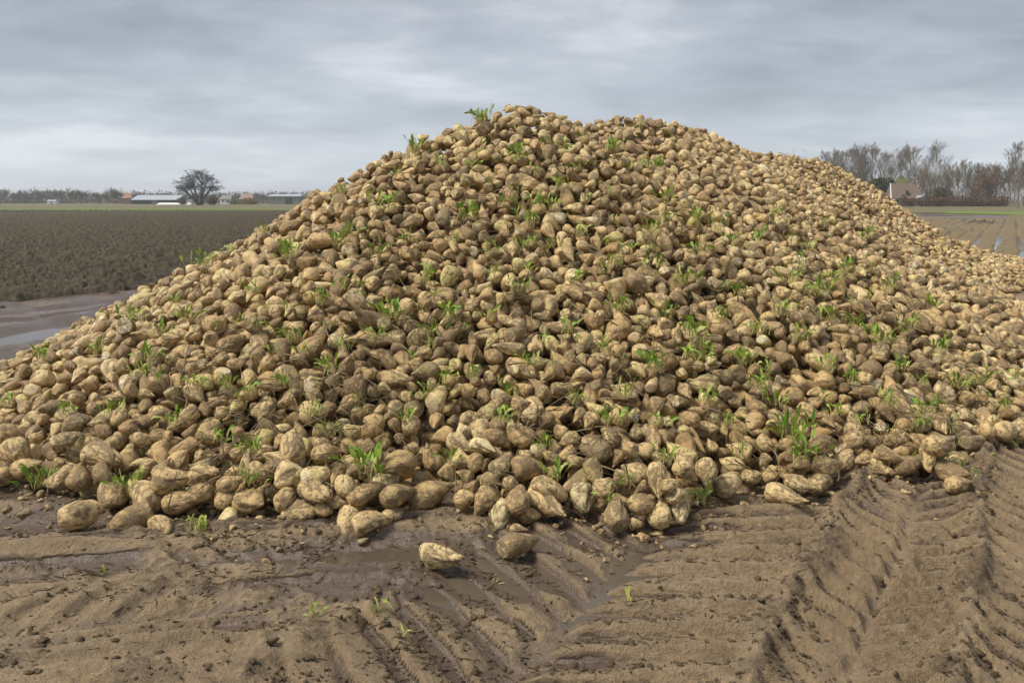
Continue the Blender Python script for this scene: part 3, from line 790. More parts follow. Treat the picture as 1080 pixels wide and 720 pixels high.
FIELD_TUFTS = [(210,566,22,22,.55),(332,648,16,12,.45),(405,645,20,9,.4),(663,634,20,6,.5),(292,655,10,5,.6),(104,716,12,8,.75),(423,672,16,6,.6),(520,607,9,6,.4),(110,600,9,7,.2),(60,520,8,5,.6),(720,588,7,5,.5),(880,500,8,4,.6),(905,548,8,4,.5),(1045,490,9,5,.6),(500,600,8,5,.3)]
TUFT_OBJ = []
rt = rs(91)
def surf_march(u, v, r):
    d = ray(u, v); ys = np.arange(3.0, 26, .01); x = d[0] * ys; z = H0 + d[2] * ys
    hit = z <= np.maximum(heap(x, ys), 0.0) + r
    if not hit.any(): return surf_march(u, v + 2, r)
    i = int(np.argmax(hit)); return np.array([x[i], ys[i], z[i]])
for (u, v, hpx, nl) in TUFTS:
    P = surf_march(u, v + hpx * .3, .05); dep = project(P)[2]
    h = hpx / FPX * dep * (1.15 if hpx < 20 else .95)
    V, F, T = tuft_parts(rt, h, int(nl * 1.9), h * .24)
    o = link('leaf_tuft', make_mesh('leaf_tuft', V, F, True, {'tone': T}, [M_LEAF]), loc=P)
    TUFT_OBJ.append((o, u, v, hpx, nl))
GT = []
for (u, v, hpx, nl, tn) in FIELD_TUFTS:
    P = ground_at(u, v, 0); P[2] = gz(P[0], P[1]); dep = project(P)[2]; h = hpx / FPX * dep * 1.2
    V, F, T = tuft_parts(rt, h, nl, h * .22, (tn - .15, tn + .25), .14, (.3, 1.35))
    o = link('weed_tuft', make_mesh('weed_tuft', V, F, True, {'tone': T}, [M_LEAF]), loc=P); GT.append((o, u, v))
# dead stalks: curved thin tubes among the beets and on the mud
def stalk(r, P, d, L, rad, tone):
    n = 6; s = np.linspace(0, 1, n); d = d / np.linalg.norm(d)
    side = np.cross(d, [0, 0, 1.0]); side /= np.linalg.norm(side) + 1e-9; up = np.cross(side, d)
    c1, c2 = r.normal(0, .35), r.normal(-.1, .25)
    ctr = P + np.outer(s - .5, d) * L + np.outer(c1 * s * s * L, side) + np.outer(c2 * s * s * L, up)
    V = []
    for q in range(4):
        a = q * math.pi / 2; V.append(ctr + (math.cos(a) * side + math.sin(a) * up) * (rad * (1 - .6 * s))[:, None])
    V = np.stack(V, 1).reshape(-1, 3); F = []
    for i in range(n - 1):
        for q in range(4): F.append((i*4+q, i*4+(q+1) % 4, i*4+4+(q+1) % 4, i*4+4+q))
    return V, np.array(F), np.full(len(V), tone)
parts = []
ctrs = [(560,200),(540,205),(520,195),(470,270),(355,455),(430,350),(690,370),(700,390),(600,300),(480,330),(240,415),(640,300),(720,320),(750,300),(350,480),(395,500),(560,450),(800,430),(860,330),(300,300),(440,180),(850,470),(270,500),(500,230),(520,350),(770,300),(640,410)]
for _ in range(230): ctrs.append((rt.uniform(20, 1060), rt.uniform(140, 520)))
for (u, v) in ctrs:
    P0 = surf_march(u, v, .04); Pq = surf_march(u, v - 14, .04)
    Pr = surf_march(u, v - 30, .04)
    if Pq[1] > P0[1] * 1.25 or Pr[1] > P0[1] * 1.5 or (u < 520 and (545 - u) > (v - 108) * 1.3): continue
    if heap(P0[:1], P0[1:2])[0] < .1: continue
    nn1 = heap_n(P0[:1], P0[1:2])[0]
    for q in range(rt.randint(3, 11)):
        d = rt.normal(0, 1, 3); d -= nn1 * (d @ nn1) * .92
        parts.append(stalk(rt, P0 + rt.normal(0, .06, 3) + nn1 * rt.uniform(-.03, .02), d, rt.uniform(.06, .2), rt.uniform(.0022, .006), rt.beta(2.0, 1.3)))
V, F, T = join(parts)
tag(link('dead_stalks', make_mesh('dead_stalks', V, F, True, {'tone': T}, [M_STRAW])), 'brown dead stalks and rootlets caught between the beets', 'plant debris', kind='stuff')
parts = []
for q in range(1700):
    if rt.uniform() < .1: u, v = rt.uniform(0, 1080), rt.uniform(505, 720)
    elif rt.uniform() < .45:
        i = rt.randint(0, 19); u, v = FOOT_PX[i][0] + rt.uniform(-40, 40), FOOT_PX[i][1] + rt.gamma(1.5, 9)
    else:
        k_ = [(60,620,60,18),(20,568,25,8),(110,602,22,8),(280,572,50,4),(100,640,60,8),(430,688,22,9),(230,612,60,9),(700,575,90,12),(430,690,60,16),(300,650,60,18),(520,600,40,12),(610,690,60,25),(860,560,160,40),(680,628,40,12),(250,570,60,8),(560,600,60,12)][rt.randint(0, 16)]
        u, v = rt.normal(k_[0], k_[2]), rt.normal(k_[1], k_[3])
    if v < 470 or v > 722: continue
    P = ground_at(u, v); 
    if heap(P[:1], P[1:2])[0] > .08: continue
    P[2] = gz(P[0], P[1]) + .004; a = rt.normal(.25, .7)
    parts.append(stalk(rt, P, np.array([math.cos(a), math.sin(a), rt.normal(0, .12)]), min(.16, rt.gamma(2, .016) + .015), rt.uniform(.0012, .0042), rt.choice([.02, .1, .2, .5, .95], p=[.5, .25, .1, .08, .07])))
V, F, T = join(parts)
tag(link('field_debris', make_mesh('field_debris', V, F, True, {'tone': T}, [M_STRAW])), 'broken stalks and root bits trodden into the mud', 'plant debris', kind='stuff')
# leaf scraps and soil crumbs on the mud
def blob(nu=7, nv=5):
    return beet_faces(nu, nv)
CF = blob(); parts = []
clu = [(ground_at(rt.uniform(-40, 1120), rt.uniform(500, 720))) for _ in range(70)]
for q in range(8000):
    if q % 6 == 0: P = ground_at(rt.uniform(-20, 1100), 490 + 235 * rt.uniform())
    elif q % 6 < 3: c_ = clu[rt.randint(0, 70)]; P = np.array([c_[0] + rt.normal(0, .10), c_[1] + rt.normal(0, .06), 0])
    else:
        tc = [-.695, -.01, .71, -2.33][rt.randint(0, 4)]; P = np.array([*from_ts(tc + rt.normal(0, .07), rt.uniform(2.5, 8)), 0])
    if P[1] < 2.6 or P[1] > 8 or heap(P[:1], P[1:2])[0] > .1: continue
    P[2] = gz(P[0], P[1]); sz = min(.022, rt.gamma(1.2, .0034) + .0016)
    t = (1 - np.cos(math.pi * (np.arange(5) + .6) / 5.2)) / 2; ph = np.arange(7) * 2 * math.pi / 7
    z_ = np.repeat(1 - 2 * t, 7); rr_ = np.sqrt(1 - z_ ** 2); pp = np.tile(ph, 5)
    v = np.stack([rr_ * np.cos(pp), rr_ * np.sin(pp), z_], -1); v = np.concatenate([v, [[0, 0, 1], [0, 0, -1]]])
    v *= rt.uniform(.62, 1.3, (len(v), 1)); v *= sz * np.array([rt.uniform(.8, 1.7), rt.uniform(.7, 1.2), rt.uniform(.5, .9)])
    a = rt.uniform(0, 6.28); v = v @ np.array([[math.cos(a), -math.sin(a), 0], [math.sin(a), math.cos(a), 0], [0, 0, 1]])
    parts.append((v + P, CF, np.zeros(len(v))))
V, F, T = join(parts)
M_CRUMB = mat_soil('soil_crumb', (.09, .062, .036), (.15, .107, .062), (.22, .16, .095), 60)
tag(link('soil_crumbs', make_mesh('soil_crumbs', V, F, True, None, [M_CRUMB])), 'crumbs of dark soil scattered over the mud', 'soil crumbs', kind='stuff')
parts = []; AT = []
for q in range(760):
    i = rt.randint(0, len(FOOT_PX) - 9); f = rt.uniform(); a_, b_ = FOOT[i], FOOT[i + 1]; p = a_ + (b_ - a_) * f
    dn = np.array([p[0] - .3, p[1] - 9.5]); dn /= np.linalg.norm(dn); p = p + dn * (rt.gamma(1.3, .13) - .12)
    P = np.array([p[0], p[1], 0.0]); P[2] = gz(P[0], P[1])
    if P[1] < 2.7: continue
    W_ = min(.055, rt.gamma(2, .006) + .006); V_, c_, k_ = beet_shape(rt, W_ * rt.uniform(1.1, 2.6), W_, rt.choice(['pear', 'long', 'block']), 10, 7)
    a = rt.uniform(0, 6.28); V_ = V_ @ np.array([[math.cos(a), math.sin(a), 0], [-math.sin(a), math.cos(a), 0], [0, 0, 1]]); V_[:, 2] += W_ * .3
    parts.append((V_ + P, beet_faces(10, 7), np.full(len(V_), rt.uniform()))); AT.append((np.full(len(V_), rt.uniform()), c_, k_))
V, F, T = join(parts)
tag(link('root_scraps', make_mesh('root_scraps', V, F, True, {'rnd': T, 'rnd2': np.concatenate([a[0] for a in AT]) * .6 + .3, 'cut': np.concatenate([a[1] for a in AT]), 'crev': np.concatenate([a[2] for a in AT])}, [M_BEET])), 'broken root tips and beet chips in the mud along the foot of the heap', 'root scraps', kind='stuff')
print('debris', 'T', round(time.time() - T0, 1))
# ------------------------------------------------------------------ fields beyond
M_PLOUGH = mat_soil('ploughed_soil', (.024, .018, .011), (.052, .039, .023), (.13, .102, .060), 10, (.075, .064, .028), .75, .08)
M_ROWS = mat_soil('row_soil', (.11, .078, .042), (.185, .135, .076), (.27, .205, .12), 7, (.14, .125, .05), .8, .05)
M_GRASS = mat_soil('pasture', (.075, .10, .022), (.115, .145, .032), (.165, .18, .05), 1.2, (.15, .14, .06), .9, 0)
M_GRASS2 = mat_soil('bright_grass', (.085, .13, .02), (.13, .19, .03), (.19, .24, .05), 1.2, (.15, .15, .06), .9, 0)
M_DULL = mat_soil('dull_field', (.105, .09, .05), (.14, .12, .065), (.17, .15, .08), .7, (.12, .13, .05), .9, 0)
M_DULLG = mat_soil('sparse_grass', (.12, .095, .052), (.15, .122, .065), (.17, .15, .07), .8, (.13, .14, .05), .9, 0)
def fan_sheet(name, a0, a1, na, y0, y1, nrow, zfun, mask, m):
    a = np.linspace(a0, a1, na); y = y0 * (y1 / y0) ** np.linspace(0, 1, nrow)
    A, Y = np.meshgrid(a, y, indexing='ij'); X = A * Y; Z = zfun(X, Y)
    i, j = np.meshgrid(np.arange(na - 1), np.arange(nrow - 1), indexing='ij')
    F = np.stack([i * nrow + j, (i + 1) * nrow + j, (i + 1) * nrow + j + 1, i * nrow + j + 1], -1).reshape(-1, 4)
    mk = mask(X, Y).ravel(); F = F[mk[F].all(1)]
    return tag(link(name, make_mesh(name, np.stack([X, Y, Z], -1).reshape(-1, 3), F, True, None, [m])), kind='structure')
def plough_z(X, Y):
    t, s = to_ts(X, Y)
    e = sstep(-13.75, -14.6, t + .3 * noise2(s * .8, t * 0, 12)) * sstep(146, 140, Y)
    cl = fbm2(X * 2.6, Y * 2.6, 4, 101, .6); big = fbm2(X * .9, Y * .9, 3, 102)
    z = .05 + .16 * np.abs(cl) + .06 * sstep(.1, .5, fbm2(X * 4.2, Y * 4.2, 3, 104, .6)) + .07 * big + .075 * np.sin(t * 2 * math.pi / .75 + 1.2 * noise2(s * .4, t * .8, 103))
    return z * e - .25 * (1 - e)
fan_sheet('ploughed_field', -1.25, -.12, 760, 9.5, 147, 430, plough_z, lambda X, Y: (to_ts(X, Y)[0] < -13.5), M_PLOUGH)
def row_z(X, Y):
    t, s = to_ts(X, Y)
    ph = (t + 1.9 + .05 * noise2(s * .5, t * .2, 111)) / .78; w = np.abs(ph - np.floor(ph) - .5) * 2      # 1 at furrow
    z = .05 - .13 * sstep(.70, .98, w) * (.6 + .5 * noise2(X * .3, Y * .3, 114)) + .05 * fbm2(X * 1.6, Y * 1.6, 4, 112, .62) + .10 * fbm2(X * .22, Y * .16, 3, 113)
    e = sstep(17, 24, Y) * sstep(84, 78, Y)
    return z * e - .3 * (1 - e)
fan_sheet('row_field', .30, 1.05, 520, 15, 86, 260, row_z, lambda X, Y: (heap_exact(X, Y) < -.3), M_ROWS)
strip('puddle', -4.4, 4.0, 30, 96, .012, M_WATER)
sheet('muddy_headland', 18, 130, 78, 101, .03, M_ROWS)
M_WETB = mat_soil('wet_headland', (.07, .055, .04), (.10, .078, .055), (.14, .11, .075), 2, None, .35, .0)
def lens(name, cx_, cy_, rx, ry, z, m, seed, kind='structure'):
    a = np.linspace(0, 2 * math.pi, 72, endpoint=False); k_ = 1 + .25 * noise2(np.cos(a) * 2 + seed, np.sin(a) * 2, seed)
    V = np.stack([cx_ + rx * k_ * np.cos(a), cy_ + ry * k_ * np.sin(a), np.full(72, z)], -1); V = np.concatenate([V, [[cx_, cy_, z]]])
    F = np.stack([np.arange(72), (np.arange(72) + 1) % 72, np.full(72, 72), np.full(72, 72)], -1)
    return tag(link(name, make_mesh(name, V, F, False, None, [m])), kind=kind)
def pxg(u, v, z=0.0): return ground_at(u, v, z)
for (u, v, ru, ry, sd) in [(990, 227.5, 30, 3.2, 1), (975, 225, 16, 3, 2), (1010, 231, 12, 1.6, 3)]:
    p = pxg(u, v); lens('puddle', p[0], p[1], ru / FPX * p[1], ry, .036, M_WATER, sd)
p = pxg(990, 228); lens('wet_mud', p[0], p[1], 4.8 + 3, 8.5, .033, M_WETB, 7)
sheet('grass_field', -2500, 2500, 98, 2600, -.05, M_DULL)
sheet('grass_strip', -400, 60, 140, 196, -.03, M_GRASS)
sheet('grass_strip', 20, 300, 100, 165, -.02, M_DULLG)
p = pxg(1086, 226); lens('grass_patch', p[0] + 8, p[1] - 6, 14, 27, .045, M_GRASS2, 5)

# ------------------------------------------------------------------ trees
def tubes_mesh(segs, sides):
    """segs: list of (polyline (n,3), radii (n,))"""
    V, F, o = [], [], 0
    for ctr, rad in segs:
        n = len(ctr); d = np.gradient(ctr, axis=0); d /= np.linalg.norm(d, axis=1, keepdims=True) + 1e-9
        ref = np.array([.31, .95, .12]) if abs(d[0] @ np.array([.31, .95, .12])) < .9 else np.array([1.0, 0, 0])
        s_ = np.cross(d, ref); s_ /= np.linalg.norm(s_, axis=1, keepdims=True); u_ = np.cross(s_, d)
        a = np.arange(sides) * 2 * math.pi / sides
        ring = ctr[:, None] + (np.cos(a)[None, :, None] * s_[:, None] + np.sin(a)[None, :, None] * u_[:, None]) * rad[:, None, None]
        V.append(ring.reshape(-1, 3))
        i, q = np.meshgrid(np.arange(n - 1), np.arange(sides), indexing='ij'); q2 = (q + 1) % sides
        F.append(np.stack([i * sides + q, i * sides + q2, (i + 1) * sides + q2, (i + 1) * sides + q], -1).reshape(-1, 4) + o); o += n * sides
    return np.concatenate(V), np.concatenate(F)
def grow(r, P, d, L, rad, lvl, mx, out, up=.25, spread=.6, ratio=.68, kids=(3, 5), flat=0.0, wig=.14):
    n = 5 if lvl < 2 else 4
    pts = [np.array(P, float)]; d = d / np.linalg.norm(d)
    for i in range(n - 1):
        d = d + r.normal(0, wig, 3) + np.array([0, 0, up * (.5 if lvl else .2)]) * .4
        if flat and lvl >= 1: d = d * np.array([1, 1, 1 - flat])
        d /= np.linalg.norm(d); pts.append(pts[-1] + d * L / (n - 1))
    pts = np.array(pts); out.append((lvl, pts, np.linspace(rad, max(rad * .55, .011), n)))
    if lvl >= mx: return
    nk = r.randint(kids[0], kids[1] + 1)
    for q in range(nk):
        f = .98 if q == 0 else r.uniform(.35 if lvl else .42, 1.0)
        i = f * (n - 1); i0 = min(int(i), n - 2); p = pts[i0] + (pts[i0 + 1] - pts[i0]) * (i - i0)
        side = r.normal(0, 1, 3); side -= d * (side @ d); side /= np.linalg.norm(side) + 1e-9
        ang = spread * r.uniform(.45, 1.3) * (.45 if q == 0 else 1)
        grow(r, p, d * math.cos(ang) + side * math.sin(ang), L * ratio * r.uniform(.7, 1.15), max(rad * (.66 if q == 0 else .52), .013), lvl + 1, mx, out, up, spread, ratio, kids, flat, wig)
M_BARK = mat_plain('bark', (.235, .175, .12), .9, .3, 3, .2)
M_BARKD = mat_plain('dark_bark', (.045, .040, .037), .9, .3, 3, .2)
M_BARKG = mat_plain('grey_bark', (.22, .188, .15), .9, .25, 3, .2)
M_BARKO = mat_plain('olive_bark', (.135, .13, .085), .9, .25, 3, .2)
def tree_meshes(segs, bark, tw, split=1, twig_mat=None):
    lo = [(p, q) for l, p, q in segs if l <= split]; hi = [(p, np.maximum(q, tw)) for l, p, q in segs if l > split]
    a = make_mesh('trunk', *tubes_mesh(lo, 7), True, None, [bark]); b = make_mesh('crown', *tubes_mesh(hi, 3), True, None, [twig_mat or bark])
    return a, b
def tree_at(name, meshes, x, y, s, rz, label, group=None, sz=None):
    e = empty(name, (x, y, -.05), rz); e.scale = (s, s, sz or s); tag(e, label, 'tree', group)
    link('trunk', meshes[0], e); link('crown', meshes[1], e); return e
def ux(u, D): return ray(u, V0)[0] * D
# the spreading tree that stands alone beyond the ploughed field
def umbrella(seed):
    """several stems fanning from one base, limbs running out to a domed crown of dense flat twig pads"""
    r = rs(seed); out = []; ends = []
    def bez(a, c, b, n, r0, r1, lvl):
        t = np.linspace(0, 1, n)[:, None]; p = (1 - t) ** 2 * a + 2 * t * (1 - t) * c + t * t * b
        p[1:-1] += r.normal(0, .10, (n - 2, 3)); out.append((lvl, p, np.linspace(r0, r1, n))); return p
    for (bx, ex, ey, ez) in ((-.5, -3.4, .4, 6.2), (-.25, -1.2, -1.0, 6.6), (.35, .9, .9, 7.0), (.5, 2.2, -.4, 6.0), (.7, 3.9, .3, 5.6), (-.6, -4.2, -.3, 4.6)):
        b = np.array([bx, 0, 0]); e = np.array([ex, ey, ez]); p = bez(b, np.array([bx + ex * .22, 0, ez * .55]), e, 8, .36, .2, 0)
        ends += [p[4], p[6], p[7]]
    ends = np.array(ends)
    for q in range(90):
        th = r.uniform(0, 6.28); el = math.asin(r.uniform(.02, 1)) if q > 20 else r.uniform(-.12, .2); sh = r.uniform(.78, 1.0)
        T = np.array([7.3 * math.cos(el) * math.cos(th), 5.6 * math.cos(el) * math.sin(th), 5.4 + 6.9 * math.sin(el)]) * np.array([sh, sh, 1]) + r.normal(0, .2, 3)
        k_ = np.argsort(np.linalg.norm(ends - T * np.array([.75, .75, .8]), axis=1))[r.randint(0, 2)]; s0 = ends[k_]
        p = bez(s0, (s0 + T) / 2 + np.array([0, 0, .7]), T, 6, .12, .035, 1)
        for w_ in range(7):
            st_ = p[r.randint(3, 6)]; a = r.uniform(0, 6.28); d = np.array([math.cos(a), math.sin(a), r.uniform(-.15, .5)])
            grow(r, st_, d, r.uniform(.9, 1.5), .03, 3, 5, out, up=.05, spread=.9, ratio=.7, kids=(2, 4), flat=.2, wig=.25)
    return out
sg = umbrella(5)
allp = np.concatenate([p for _, p, _ in sg]); zmax = np.percentile(allp[:, 2], 99.5)
LONE = tree_meshes(sg, M_BARKD, .02, 2)
D = 310; sx_ = 15.2 / np.ptp(np.percentile(allp[:, 0], [1, 99])); LONE_C = np.percentile(allp[:, 0], [1, 99]).mean()
tree_at('spreading_tree', LONE, ux(209, D) - LONE_C * sx_, D, sx_, 0, 'wide dark bare tree standing alone beyond the ploughed field', None, 12.4 / zmax)
print('lone tree', zmax, np.percentile(allp[:, 0], [1, 99]), len(sg))
# tall bare trees round the farm on the right
def upright(seed, H, mx=5, spread=.42, kids=(3, 5), bare=.35):
    r = rs(seed); out = []
    n = 10; pts = [np.zeros(3)]; d = np.array([0, 0, 1.0])
    for i in range(n - 1):
        d = d + r.normal(0, .05, 3); d[2] = max(d[2], .85); d /= np.linalg.norm(d); pts.append(pts[-1] + d * H * .86 / (n - 1))
    pts = np.array(pts); rad = np.linspace(H * .013, .03, n); out.append((0, pts, rad))
    for q in range(int(H * 2.0)):
        f = bare + (1 - bare) * r.uniform(0, 1) ** .8; i = f * (n - 1); i0 = min(int(i), n - 2); p = pts[i0] + (pts[i0+1] - pts[i0]) * (i - i0)
        az = r.uniform(0, 6.28); tl = r.uniform(.35, .85)
        grow(r, p, np.array([math.cos(az) * math.sin(tl), math.sin(az) * math.sin(tl), math.cos(tl)]), H * .25 * (1.15 - f * .75), max(.03, H * .0045 * (1.2 - f)), 2, mx, out, up=.55, spread=spread, ratio=.66, kids=(3, 4), wig=.13)
    return out
POP = [tree_meshes(upright(31 + i, 17.6, 5, .5, bare=.2), M_BARKG, .017, 1) for i in range(3)]
ALD = [tree_meshes(upright(51 + i, 12.8, 5, .38, bare=.12), [M_BARK, M_BARKO, M_BARK][i], .016, 1) for i in range(3)]
rb_ = rs(17)
for i, (u, s, D, lab) in enumerate([
    (872, .80, 275, 'tall bare tree just clearing the heap, leftmost of the trees by the farm'), (886, .95, 268, 'tall bare tree left of the farm roof, second from the left of its row'), (903, 1.02, 262, 'tall bare tree with a full crown, third from the left by the farm'),
    (921, 1.02, 262, 'tall bare tree rising left of the mossy roof'), (938, .95, 275, 'bare tree directly behind the left end of the farm roof'), (958, 1.05, 264, 'tallest bare tree rising directly behind the mossy farm roof'), (983, 1.05, 258, 'slim tall bare tree right of the farm roof')]):
    tree_at('bare_tree', POP[i % 3], ux(u, D), D, s, rb_.uniform(0, 6.28), lab, 'tall bare trees round the farm')
for i in range(32):
    u = 958 + i * 4.3 + rb_.uniform(-2, 2); D = (278 if u < 992 else 250) + rb_.uniform(0, 30); s = rb_.uniform(.82, 1.05)
    tree_at('slender_tree', ALD[i % 3], ux(u, D), D, s, rb_.uniform(0, 6.28), 'slender bare tree in the thin stand right of the farmhouse', 'slender bare trees behind the hedge')
for i in range(7):
    u = (867, 880, 896, 912, 929, 948, 971)[i]; D = 285 + 4 * i
    tree_at('bare_tree', POP[(i + 1) % 3], ux(u, D), D, 1.0 + .06 * (i % 3), rb_.uniform(0, 6.28), 'bare tree in the back row behind the tall trees of the farm', 'back row of bare trees behind the farm')
for i, (u, D, s, lab) in enumerate([(1074, 190, .80, 'larger bare tree at the right frame edge on the grass')]):
    tree_at('bare_tree', POP[(i + 1) % 3], ux(u, D), D, s, rb_.uniform(0, 6.28), lab)
# clumps of leaf scraps
def leaf_cloud(r, n, size, rx, ry, rz, cz, shell=.5, flat=1.0):
    p = r.normal(0, 1, (n, 3)); p /= np.linalg.norm(p, axis=1, keepdims=True); p *= (r.uniform(0, 1, (n, 1)) ** shell)
    lump = noise3(p[:, 0] * 2.2 + 7, p[:, 1] * 2.2, p[:, 2] * 2.2, r.randint(0, 999)); p *= (1 + .35 * lump)[:, None]
    c = p * np.array([rx, ry, rz]) + np.array([0, 0, cz])
    a = r.normal(0, 1, (n, 3)); a /= np.linalg.norm(a, axis=1, keepdims=True); b = r.normal(0, 1, (n, 3)); b -= a * np.einsum('ij,ij->i', a, b)[:, None]; b /= np.linalg.norm(b, axis=1, keepdims=True)
    s = size * r.uniform(.5, 1.3, (n, 1))
    V = np.stack([c - a * s, c + b * s * .45, c + a * s, c - b * s * .45], 1).reshape(-1, 3)
    F = np.arange(4 * n).reshape(-1, 4); return V, F, np.repeat(r.uniform(0, 1, n), 4)
M_BROWNLEAF = mat_leaf('withered_leaf', [(0, (.085, .052, .03)), (.5, (.16, .10, .055)), (1, (.25, .165, .09))])
M_OLIVE = mat_leaf('olive_leaf', [(0, (.05, .055, .022)), (.5, (.10, .105, .04)), (1, (.17, .155, .065))])
M_YELLOW = mat_leaf('yellow_leaf', [(0, (.12, .10, .03)), (.5, (.21, .18, .05)), (1, (.30, .24, .09))])
rl = rs(3)
e = tag(empty('copper_tree', (ux(1040, 246), 246, 0)), 'rust brown tree still holding dead leaves behind the hedge', 'tree')
tr, cr = tree_meshes(upright(77, 12, 4, .5, bare=.08), M_BARK, .02, 1); link('trunk', tr, e); link('crown', cr, e)
V, F, T = leaf_cloud(rl, 5200, .20, 3.7, 3.2, 5.2, 5.6, .45); lf = link('leaves', make_mesh('leaves', V, F, False, {'tone': T}, [M_BROWNLEAF]), e)
e = tag(empty('copper_tree', (ux(1027, 252), 252, 0)), 'smaller brown leaved tree just left of the rust brown one', 'tree')
link('trunk', tr, e); c2 = link('crown', cr, e); V, F, T = leaf_cloud(rl, 2600, .18, 2.6, 2.4, 4.2, 4.2, .45); link('leaves', make_mesh('leaves', V, F, False, {'tone': T}, [M_BROWNLEAF]), e); e.scale = (.8, .8, .8)
def bush(name, u, D, w, h, n, m, label, cat='bush', group=None, zc=None):
    V, F, T = leaf_cloud(rl, n, h * .09 + .06, w / 2, w / 2.4, h / 2, h / 2 if zc is None else zc, .42)
    V[:, 2] = np.maximum(V[:, 2], .02)
    return tag(link(name, make_mesh(name, V, F, False, {'tone': T}, [m]), loc=(ux(u, D), D, -.05)), label, cat, group)
# hedge in front of the farm
rh = rs(8); n = 9000; x0, x1 = ux(950, 240), ux(1063, 240)
c = np.stack([rh.uniform(x0, x1, n), 240 + rh.normal(0, .55, n), rh.beta(1.2, 1.5, n) * 2.9], -1); c[:, 2] *= 1 + .25 * noise2(c[:, 0] * .7, c[:, 1] * 0, 4)
a = rh.normal(0, 1, (n, 3)) * np.array([.6, .6, 1.3]); a /= np.linalg.norm(a, axis=1, keepdims=True); b = np.cross(a, rh.normal(0, 1, (n, 3))); b /= np.linalg.norm(b, axis=1, keepdims=True)
s_ = rh.uniform(.12, .34, (n, 1)); V = np.stack([c - a * s_, c + b * s_ * .3, c + a * s_, c - b * s_ * .3], 1).reshape(-1, 3)
tag(link('hedge', make_mesh('hedge', V, np.arange(4 * n).reshape(-1, 4), False, {'tone': np.repeat(rh.uniform(0, .8, n), 4)}, [M_BROWNLEAF])), 'long clipped brown hedge in front of the farmhouse', 'hedge')
n = 8000; c = np.stack([rh.uniform(ux(955, 262), ux(1100, 262), n), rh.uniform(254, 285, n), rh.beta(1, 1.6, n) * 7.5], -1); c[:, 2] *= .55 + .7 * np.abs(noise2(c[:, 0] * .3, c[:, 1] * .1, 9))
d_ = rh.normal(0, .45, (n, 3)); d_[:, 2] = 1; d_ /= np.linalg.norm(d_, axis=1, keepdims=True); b = np.cross(d_, rh.normal(0, 1, (n, 3))); b /= np.linalg.norm(b, axis=1, keepdims=True); ln = rh.uniform(.5, 1.5, (n, 1))
V = np.stack([c - b * .025, c + b * .025, c + d_ * ln + b * .012, c + d_ * ln - b * .012], 1).reshape(-1, 3)
tag(link('undergrowth', make_mesh('undergrowth', V, np.arange(4 * n).reshape(-1, 4), False, {'tone': np.repeat(rh.uniform(0, 1, n), 4)}, [M_BROWNLEAF])), 'brown bare thicket of thin stems behind the hedge', 'undergrowth', kind='stuff')
bush('bush', 930, 256, 9, 8, 3800, M_OLIVE, 'dark green bushy evergreen left of the mossy roof')
bush('bush', 912, 262, 8, 6, 2400, M_OLIVE, 'low olive thicket left of the farm behind the heap')
bush('bush', 990, 262, 7, 5.5, 1800, M_OLIVE, 'olive thicket right of the farm roof')

# ------------------------------------------------------------------ farm buildings
M_TILE = mat_plain('roof_tile', (.145, .105, .078), .85, .3, 1.5)
M_MOSS = mat_plain('mossy_roof', (.10, .115, .04), .95, .3, .8)
M_WHITE = mat_plain('white_paint', (.72, .72, .70), .6, .06, 1)
M_BRICK = mat_plain('red_brick', (.23, .12, .085), .9, .2, 2)
M_DARKW = mat_plain('dark_glass', (.03, .035, .04), .15, .1, 1, .5)
M_ZINC = mat_plain('pale_sheet_roof', (.36, .39, .42), .45, .08, .5)
M_DGREEN = mat_plain('dark_green_cladding', (.035, .06, .05), .7, .2, .8)
M_ORANGE = mat_plain('orange_tile', (.25, .15, .11), .85, .2, 1)
M_PINK = mat_plain('faded_red_tile', (.27, .18, .15), .85, .2, 1)
M_PLASTIC = mat_plain('white_wrap', (.75, .76, .74), .35, .05, 1)
M_GREY = mat_plain('grey_cladding', (.20, .20, .18), .8, .2, 1)
def box(x0, x1, y0, y1, z0, z1):
    V = np.array([[x0,y0,z0],[x1,y0,z0],[x1,y1,z0],[x0,y1,z0],[x0,y0,z1],[x1,y0,z1],[x1,y1,z1],[x0,y1,z1]], float)
    return V, np.array([[0,3,2,1],[4,5,6,7],[0,1,5,4],[1,2,6,5],[2,3,7,6],[3,0,4,7]])
def hip_roof(x0, x1, y0, y1, z0, z1, hip, th=.18):
    ym = (y0 + y1) / 2
    V = np.array([[x0,y0,z0],[x1,y0,z0],[x1,y1,z0],[x0,y1,z0],[x0+hip,ym,z1],[x1-hip,ym,z1],[x0,y0,z0-th],[x1,y0,z0-th],[x1,y1,z0-th],[x0,y1,z0-th]], float)
    F = np.array([[0,1,5,4],[1,2,5,5],[2,3,4,5],[3,0,4,4],[6,9,8,7],[0,6,7,1],[1,7,8,2],[2,8,9,3],[3,9,6,0]])
    return V, F
def part(name, geo, m, parent): return link(name, make_mesh(name, geo[0], geo[1], False, None, [m]), parent)
